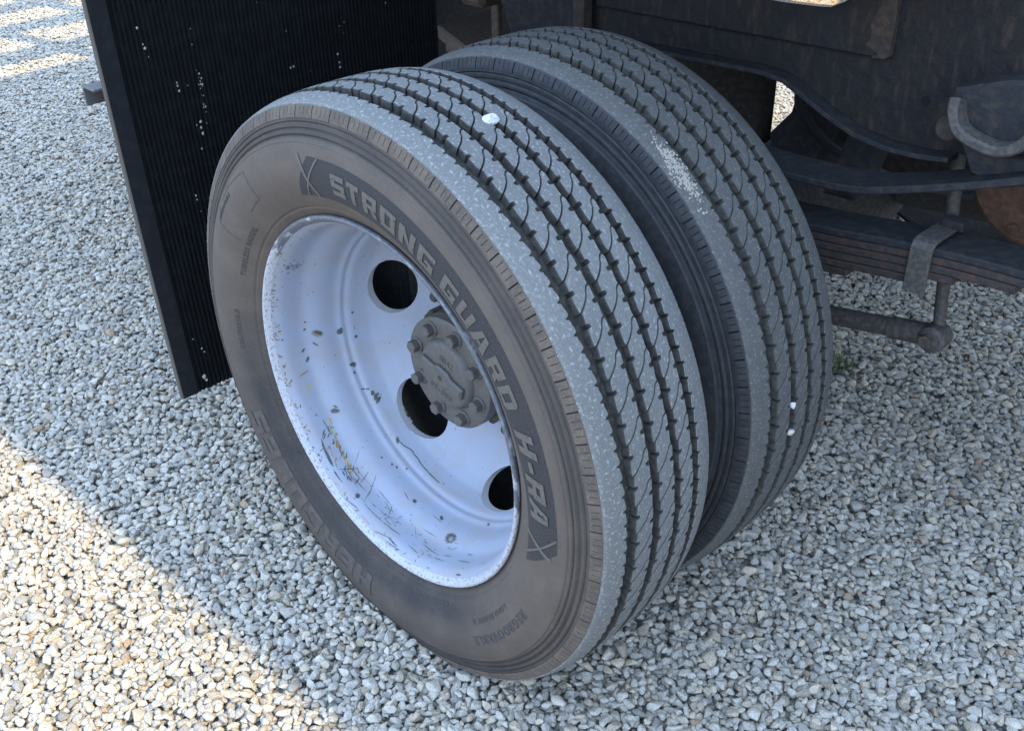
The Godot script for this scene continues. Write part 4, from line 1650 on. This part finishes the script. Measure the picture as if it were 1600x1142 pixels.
func build_chassis() -> void:
	var c := thing("chassis_rail", "muddy blue black frame rail and brackets above the leaf spring", "truck frame")
	var lower := [[-2.0, 0.800], [-0.275, 0.800], [-0.262, 0.700], [-0.10, 0.700], [0.100, 0.703], [0.140, 0.698], [0.175, 0.682], [0.215, 0.663], [0.262, 0.645], [0.310, 0.637], [0.360, 0.637], [0.400, 0.642], [0.520, 0.640], [2.4, 0.640]]
	var outline := lower.duplicate()
	outline.append([2.4, 0.983])
	outline.append([-2.0, 0.983])
	var st := begin()
	plate_yz(st, yz(outline), 0.700, 0.709, 0.002)
	part("rail_web", finish(st), M.frame, c)
	# the lip along the bottom edge
	var path := []
	for p in lower.slice(2, 12):
		path.append(Vector3(0.689, p[1] - 0.003, p[0]))
	part("bottom_lip", sweep(PackedVector3Array(path), rect(0.030, 0.007), Vector3.UP), M.frame_plain, c)
	# reinforcing plate, its end rusted
	st = begin()
	plate_yz(st, yz([[-0.235, 0.745], [0.268, 0.747], [0.268, 0.983], [-0.235, 0.983]]), 0.689, 0.6985, 0.0025)
	part("reinforcing_plate", finish(st), M.frame, c)
	st = begin()
	var ragged := [[0.262, 0.7468], [0.280, 0.7475], [0.288, 0.752], [0.2885, 0.80], [0.2865, 0.86], [0.292, 0.92], [0.289, 0.983]]
	var rr := RandomNumberGenerator.new()
	rr.seed = 44
	for k in 26:
		ragged.append([0.262 + rr.randf_range(-0.012, 0.008), 0.983 - (k + 0.5) * 0.009])
	plate_yz(st, yz(ragged), 0.6883, 0.6985, 0.0003)
	var e := part("plate_end", finish(st), M.rust, c)
	e.set_meta("label", "rusty end of the reinforcing plate")
	st = begin()
	slab(st, Vector3(0.686, 0.905, 0.30), Vector3(0.6995, 0.925, 1.3), 0.004)
	part("rust_seam", finish(st), M.rust, c)
	part("bolt_hole", lathe(PackedVector2Array([Vector2(0.6985, 0.0062), Vector2(0.6985, 0.0)]), 20), mat(lin(0.004, 0.004, 0.004), 1.0), c).position = Vector3(0, 0.702, 0.344)
	# bracket, sunlight painted into its pale colour, that reaches down from above
	st = begin()
	plate_yz(st, yz([[0.40, 0.873], [0.54, 0.8365], [0.62, 0.8185], [0.650, 0.8125], [0.685, 0.8130], [0.76, 0.827], [0.80, 0.85], [0.80, 0.983], [0.40, 0.983]]), -0.012, 0.012, 0.003)
	var br := part("sunlit_bracket", finish(st), M.bare, c)
	br.basis = Basis(Vector3(0, 0, -1), Vector3(0, 1, 0), Vector3(1, 0, 0))
	br.position = Vector3(0, 0, 0.205)
	# upright at the left, where the rail is stiffened
	st = begin()
	slab(st, Vector3(0.660, 0.703, -0.262), Vector3(0.688, 0.983, -0.238), 0.004)
	part("stiffener", finish(st), M.mud, c)
	# spring hanger: a heavy forged hook, the block behind it and the pin beside it
	var hook := curve_points([Vector3(0.628, 0.736, 0.416), Vector3(0.624, 0.722, 0.418), Vector3(0.622, 0.704, 0.427), Vector3(0.620, 0.694, 0.446), Vector3(0.620, 0.688, 0.478), Vector3(0.620, 0.697, 0.502), Vector3(0.620, 0.716, 0.516), Vector3(0.620, 0.735, 0.520)], 6)
	part("hanger_hook", sweep(hook, rect(0.0135, 0.030, 0.003), Vector3.LEFT), M.steel_worn, c)
	st = begin()
	plate_yz(st, yz([[0.398, 0.706], [0.420, 0.684], [0.450, 0.672], [0.500, 0.680], [0.540, 0.690], [0.56, 0.775], [0.470, 0.766], [0.405, 0.744]]), 0.636, 0.6995, 0.005)
	part("hanger_block", finish(st), M.frame_plain, c)
	st = begin()
	plate_yz(st, yz([[0.415, 0.684], [0.450, 0.668], [0.505, 0.676], [0.515, 0.640], [0.48, 0.628], [0.44, 0.638]]), 0.650, 0.698, 0.004)
	part("hanger_foot", finish(st), M.frame_plain, c)
	part("hanger_pin", lathe(PackedVector2Array([Vector2(0.655, 0.0155), Vector2(0.641, 0.0155), Vector2(0.639, 0.0135), Vector2(0.639, 0.0)]), 28, 0.4), M.mud, c).position = Vector3(0, 0.6915, 0.4035)
	# plates and crossmembers between the rails
	st = begin()
	plate_yz(st, yz([[0.150, 0.66], [0.245, 0.66], [0.247, 0.600], [0.215, 0.490], [0.160, 0.490], [0.190, 0.600]]), 0.800, 0.850, 0.004)
	part("hanger_arm", finish(st), M.frame_plain, c)
	st = begin()
	plate_yz(st, yz([[0.022, 0.66], [0.09, 0.640], [0.09, 0.560], [0.055, 0.470], [-0.020, 0.470], [-0.036, 0.508], [0.004, 0.556]]), 0.940, 0.990, 0.004)
	part("hanger_arm", finish(st), M.frame_plain, c)
	st = begin()
	slab(st, Vector3(0.93, 0.47, -0.34), Vector3(1.00, 0.66, -0.062), 0.008)
	part("spring_seat", finish(st), M.mud, c)
	for z in [-0.78, 0.62, 1.7]:
		st = begin()
		slab(st, Vector3(0.7095, 0.70, z - 0.04), Vector3(1.5595, 0.90, z + 0.04), 0.006)
		part("crossmember", finish(st), M.mud, c)
	# stepped plates behind the flap, a gusset and a post
	for k in 2:
		var o: float = 0.012 * k
		st = begin()
		plate_yz(st, PackedVector2Array([Vector2(-0.95 + o, 0.945 + o), Vector2(-0.685 - o, 0.822 + o), Vector2(-0.60, 1.02), Vector2(-0.98, 1.22)]), 0.0, 0.030, 0.004)
		var pl := part("step_plate", finish(st), M.plank, c)
		# drawn in (z, x) and laid flat
		pl.basis = Basis(Vector3(0, -1, 0), Vector3(1, 0, 0), Vector3(0, 0, 1))
		pl.position = Vector3(0, 0.562 - 0.031 * k, 0)
	st = begin()
	plate_yz(st, yz([[-0.60, 0.983], [-0.60, 0.735], [-0.491, 0.716], [-0.452, 0.636], [-0.392, 0.655], [-0.345, 0.668], [-0.270, 0.668], [-0.100, 0.690], [-0.100, 0.983]]), 0.712, 0.727, 0.004)
	part("gusset", finish(st), M.frame_plain, c)
	st = begin()
	slab(st, Vector3(0.943, 0.47, -0.765), Vector3(0.957, 0.98, -0.74), 0.003)
	part("strut", finish(st), M.plank, c)
	st = begin()
	slab(st, Vector3(0.86, 0.645, -0.78), Vector3(1.55, 0.70, -0.70), 0.02)
	part("tube_crossmember", finish(st), M.plank, c)
	st = begin()
	slab(st, Vector3(0.70, 0.35, -1.25), Vector3(1.60, 0.98, -1.20), 0.004)  # added dark sheet that hides sunlit ground behind the flap
	part("added_dark_panel", finish(st), M.frame_plain, c)
	# a brake hose
	part("brake_hose", sweep(curve_points([Vector3(0.76, 0.66, 0.12), Vector3(0.82, 0.60, 0.10), Vector3(0.90, 0.52, 0.14), Vector3(0.98, 0.47, 0.30), Vector3(1.02, 0.52, 0.45)], 8), circle(0.008, 10), Vector3(0.3, 0, 1).normalized(), false), M.hose, c)
	st = begin()
	plate_yz(st, yz([[-2.0, 0.66], [2.4, 0.66], [2.4, 0.983], [-2.0, 0.983]]), 1.569, 1.560, 0.002)
	part("rail_web", finish(st), M.frame, c)


func build_suspension() -> void:
	var s := thing("leaf_spring", "dark steel leaf spring pack with rusty leaves and clip", "leaf spring")
	var top := [Vector3(0, 0.470, -0.50), Vector3(0, 0.486, -0.25), Vector3(0, 0.498, 0.0), Vector3(0, 0.514, 0.24), Vector3(0, 0.530, 0.39), Vector3(0, 0.538, 0.53), Vector3(0, 0.538, 0.75), Vector3(0, 0.520, 1.1)]
	var whole := curve_points(top, 8)
	var ends := [1.10, 1.02, 0.535, 0.455, 0.390, 0.305]
	for k in 6:
		var pts := PackedVector3Array()
		for i in whole.size():
			var p := whole[i]
			if p.z > ends[k]:
				var a := whole[i - 1]
				if ends[k] - a.z > 0.004:
					pts.append(a.lerp(p, (float(ends[k]) - a.z) / (p.z - a.z)) + Vector3(0.6715, -0.0055 - 0.0118 * k, 0))
				break
			pts.append(p + Vector3(0.6715, -0.0055 - 0.0118 * k, 0))
		part("leaf", sweep(pts, rect(0.076 - 0.001 * (k % 2), 0.0112, 0.0022), Vector3.UP), M.frame_plain if k == 0 else M.spring, s)
	# the clip that holds the pack together
	var band := PackedVector3Array([Vector3(0.714, 0.470, 0.409), Vector3(0.714, 0.536, 0.409), Vector3(0.710, 0.5395, 0.409), Vector3(0.640, 0.5395, 0.409), Vector3(0.632, 0.5375, 0.409), Vector3(0.6275, 0.530, 0.409), Vector3(0.6275, 0.466, 0.409)])
	part("clip", sweep(band, rect(0.0065, 0.031, 0.0015), Vector3(0, 0, 1)), M.steel_worn, s)
	part("clip_bolt", box(Vector3(0.690, 0.541, 0.400), Vector3(0.716, 0.552, 0.432), 0.003, Transform3D()), M.frame_plain, s)
	var h := thing("helper_spring", "single curved helper leaf above the main spring pack", "leaf spring")
	var arc := curve_points([Vector3(0.655, 0.665, -0.22), Vector3(0.655, 0.612, -0.05), Vector3(0.655, 0.585, 0.118), Vector3(0.655, 0.583, 0.22), Vector3(0.655, 0.587, 0.289), Vector3(0.655, 0.599, 0.345), Vector3(0.655, 0.651, 0.50), Vector3(0.655, 0.735, 0.70), Vector3(0.655, 0.84, 0.90)], 8)
	part("leaf", sweep(arc, rect(0.076, 0.0105, 0.002), Vector3.UP), M.frame_plain, h)
	var b := thing("stabilizer_bar", "grey stabilizer rod with end link below the leaf spring", "stabilizer bar")
	var rod := PackedVector3Array([Vector3(0.72, 0.262, -0.16), Vector3(0.72, 0.333, 0.253), Vector3(0.72, 0.356, 0.392)])
	part("rod", sweep(rod, circle(0.0150, 20), Vector3.UP, false), M.steel_worn, b)
	part("end_sleeve", sweep(PackedVector3Array([Vector3(0.72, 0.3490, 0.350), Vector3(0.72, 0.3600, 0.414)]), circle(0.0172, 24), Vector3.UP, false), M.steel_worn, b)
	part("eye", lathe(PackedVector2Array([Vector2(-0.018, 0.0), Vector2(-0.018, 0.015), Vector2(-0.014, 0.0205), Vector2(0.014, 0.0205), Vector2(0.018, 0.015), Vector2(0.018, 0.0)]), 28, 0.5), M.steel_worn, b).position = Vector3(0.716, 0.361, 0.419)
	part("nut", lathe(PackedVector2Array([Vector2(-0.0175, 0.0105), Vector2(-0.027, 0.0105), Vector2(-0.028, 0.009), Vector2(-0.028, 0.0)]), 6, 0.3, false), M.hub_side, b).position = Vector3(0.716, 0.361, 0.414)
	part("link", sweep(PackedVector3Array([Vector3(0.724, 0.372, 0.419), Vector3(0.724, 0.395, 0.416), Vector3(0.727, 0.46, 0.408), Vector3(0.737, 0.72, 0.380)]), circle(0.0092, 16), Vector3.UP, false), M.steel_worn, b)


func build_far_side() -> void:
	# axle, drive line and the wheels at the other end of the axle
	var a := thing("rear_axle", "dark muddy axle housing between the wheels", "axle", Vector3(0, AXLE, 0))
	part("axle_tube", lathe(PackedVector2Array([Vector2(0.33, 0.0), Vector2(0.33, 0.065), Vector2(0.95, 0.075), Vector2(1.02, 0.12), Vector2(1.14, 0.145), Vector2(1.26, 0.12), Vector2(1.33, 0.075), Vector2(1.95, 0.065)]), 48), M.drum, a)
	part("brake_drum", lathe(PackedVector2Array([Vector2(0.232, 0.08), Vector2(0.240, 0.160), Vector2(0.262, 0.185), Vector2(0.41, 0.190), Vector2(0.45, 0.198), Vector2(0.455, 0.07)]), 64), M.drum, a)
	part("spring_pad", box(Vector3(0.625, -0.06, -0.09), Vector3(0.72, 0.03, 0.09), 0.006), M.drum, a)
	var d := thing("parking_drum", "round rust brown drum behind the helper leaf at the right", "brake drum", Vector3(0.80, 0.597, 0.486))
	part("drum_face", lathe(PackedVector2Array([Vector2(0.010, 0.0), Vector2(0.010, 0.050), Vector2(0.0, 0.056), Vector2(0.0, 0.096), Vector2(0.006, 0.103), Vector2(0.09, 0.104), Vector2(0.10, 0.098), Vector2(0.10, 0.0)]), 64, 0.5), M.rust_plain, d)
	for k in 6:
		part("drum_bolt", lathe(PackedVector2Array([Vector2(0.001, 0.008), Vector2(-0.006, 0.008), Vector2(-0.007, 0.0)]), 6, 0.3, false), M.rust_plain, d).position = pol(0.0, 0.080, TAU * k / 6.0 + 0.3)
	var sh := thing("drive_shaft", "dark drive shaft running forward from the axle", "drive shaft")
	part("shaft", sweep(PackedVector3Array([Vector3(1.14, 0.42, 0.15), Vector3(1.14, 0.52, 1.6), Vector3(1.14, 0.55, 2.2)]), circle(0.055, 24), Vector3.UP, false), M.drum, sh)
	var tank := thing("added_tank", "dark brown tank added between the frame rails", "tank")  # added to hide bright ground seen between the rails
	part("tank_shell", sweep(PackedVector3Array([Vector3(1.16, 0.52, 0.05), Vector3(1.16, 0.52, 0.75)]), circle(0.13, 32), Vector3.UP, false), M.mud, tank)
	for k in 2:
		var w := thing("far_wheel", ["inner dual wheel at the far end of the axle", "outer dual wheel at the far end of the axle"][k], "wheel", Vector3(1.845 + SPACING * k, AXLE, 0), "wheels at the far end of the axle")
		part("tyre", lathe(carcass_profile(), 96, 0.35), M.sidewall_dark, w)
		var p := PackedVector2Array()
		for i in 13:
			var x := lerpf(0.0, 2.0 * MID, i / 12.0)
			p.append(Vector2(x, crown(x)))
		part("tread", lathe(p, 96), M.tread_dull, w)
		part("rim", lathe(PackedVector2Array([Vector2(0.012, 0.262), Vector2(0.05, 0.238), Vector2(0.09, 0.226), Vector2(0.11, 0.19), Vector2(0.12, 0.0)]), 64), M.rim_back, w)


# ------------------------------------------------------------------ small things

func lone_stone(called_label: String, at: Vector3, size: Vector3, seed_: int, col: Color, turn: Vector3) -> void:
	var o := part("lodged_stone", stone_mesh(seed_), null)
	var m: StandardMaterial3D = M.stone.duplicate()
	m.vertex_color_use_as_albedo = false
	m.albedo_color = col.linear_to_srgb()
	o.material_override = m
	o.position = at
	o.basis = Basis.from_euler(turn) * Basis.from_scale(size)
	tag(o, called_label, "stone")


func build_small_things() -> void:
	var a := deg_to_rad(11.1 + 7.0)
	lone_stone("white stone lodged in a groove near the top of the outer tyre", Vector3(0.1095, AXLE + 0.4070 * cos(a), 0.4070 * sin(a)), Vector3(0.0100, 0.0080, 0.0092), 507, Color(0.72, 0.70, 0.66), Vector3(0.3, 0.5, 0.1))
	a = deg_to_rad(78.6 + 7.0)
	lone_stone("upper white pebble stuck in the tread of the inner tyre", Vector3(0.342, AXLE + 0.408 * cos(a), 0.408 * sin(a)), Vector3(0.0048, 0.0075, 0.0045), 502, Color(0.74, 0.73, 0.71), Vector3(0.2, 0.2, 0.3))
	a = deg_to_rad(84.2 + 7.0)
	lone_stone("lower cream pebble stuck in the tread of the inner tyre", Vector3(0.3435, AXLE + 0.408 * cos(a), 0.408 * sin(a)), Vector3(0.0060, 0.0062, 0.0045), 503, Color(0.70, 0.64, 0.54), Vector3(0.4, 0.1, 0.6))
	var st := begin()
	var r := RandomNumberGenerator.new()
	r.seed = 12
	for k in 46:
		var base := Vector3(r.randfn(0, 0.014), -0.012, r.randfn(0, 0.014))
		var lean := Vector3(r.randfn(0, 0.014), 0.026 + r.randf() * 0.022, r.randfn(0, 0.014))
		var w := Vector3(r.randfn(0, 1), 0, r.randfn(0, 1)).normalized() * 0.0016
		tri3(st, base - w, base + w, base + lean * 0.6 + w * 0.7)
		tri3(st, base - w, base + lean * 0.6 + w * 0.7, base + lean * 0.6 - w * 0.7)
		tri3(st, base + lean * 0.6 - w * 0.7, base + lean * 0.6 + w * 0.7, base + lean + Vector3(lean.x, -0.004, lean.z) * 0.5)
	var g := part("grass_tuft", finish(st), M.grass)
	g.position = Vector3(1.091, 0.004, 0.099)
	tag(g, "tiny green tuft of grass growing in the gravel behind the wheels", "grass")
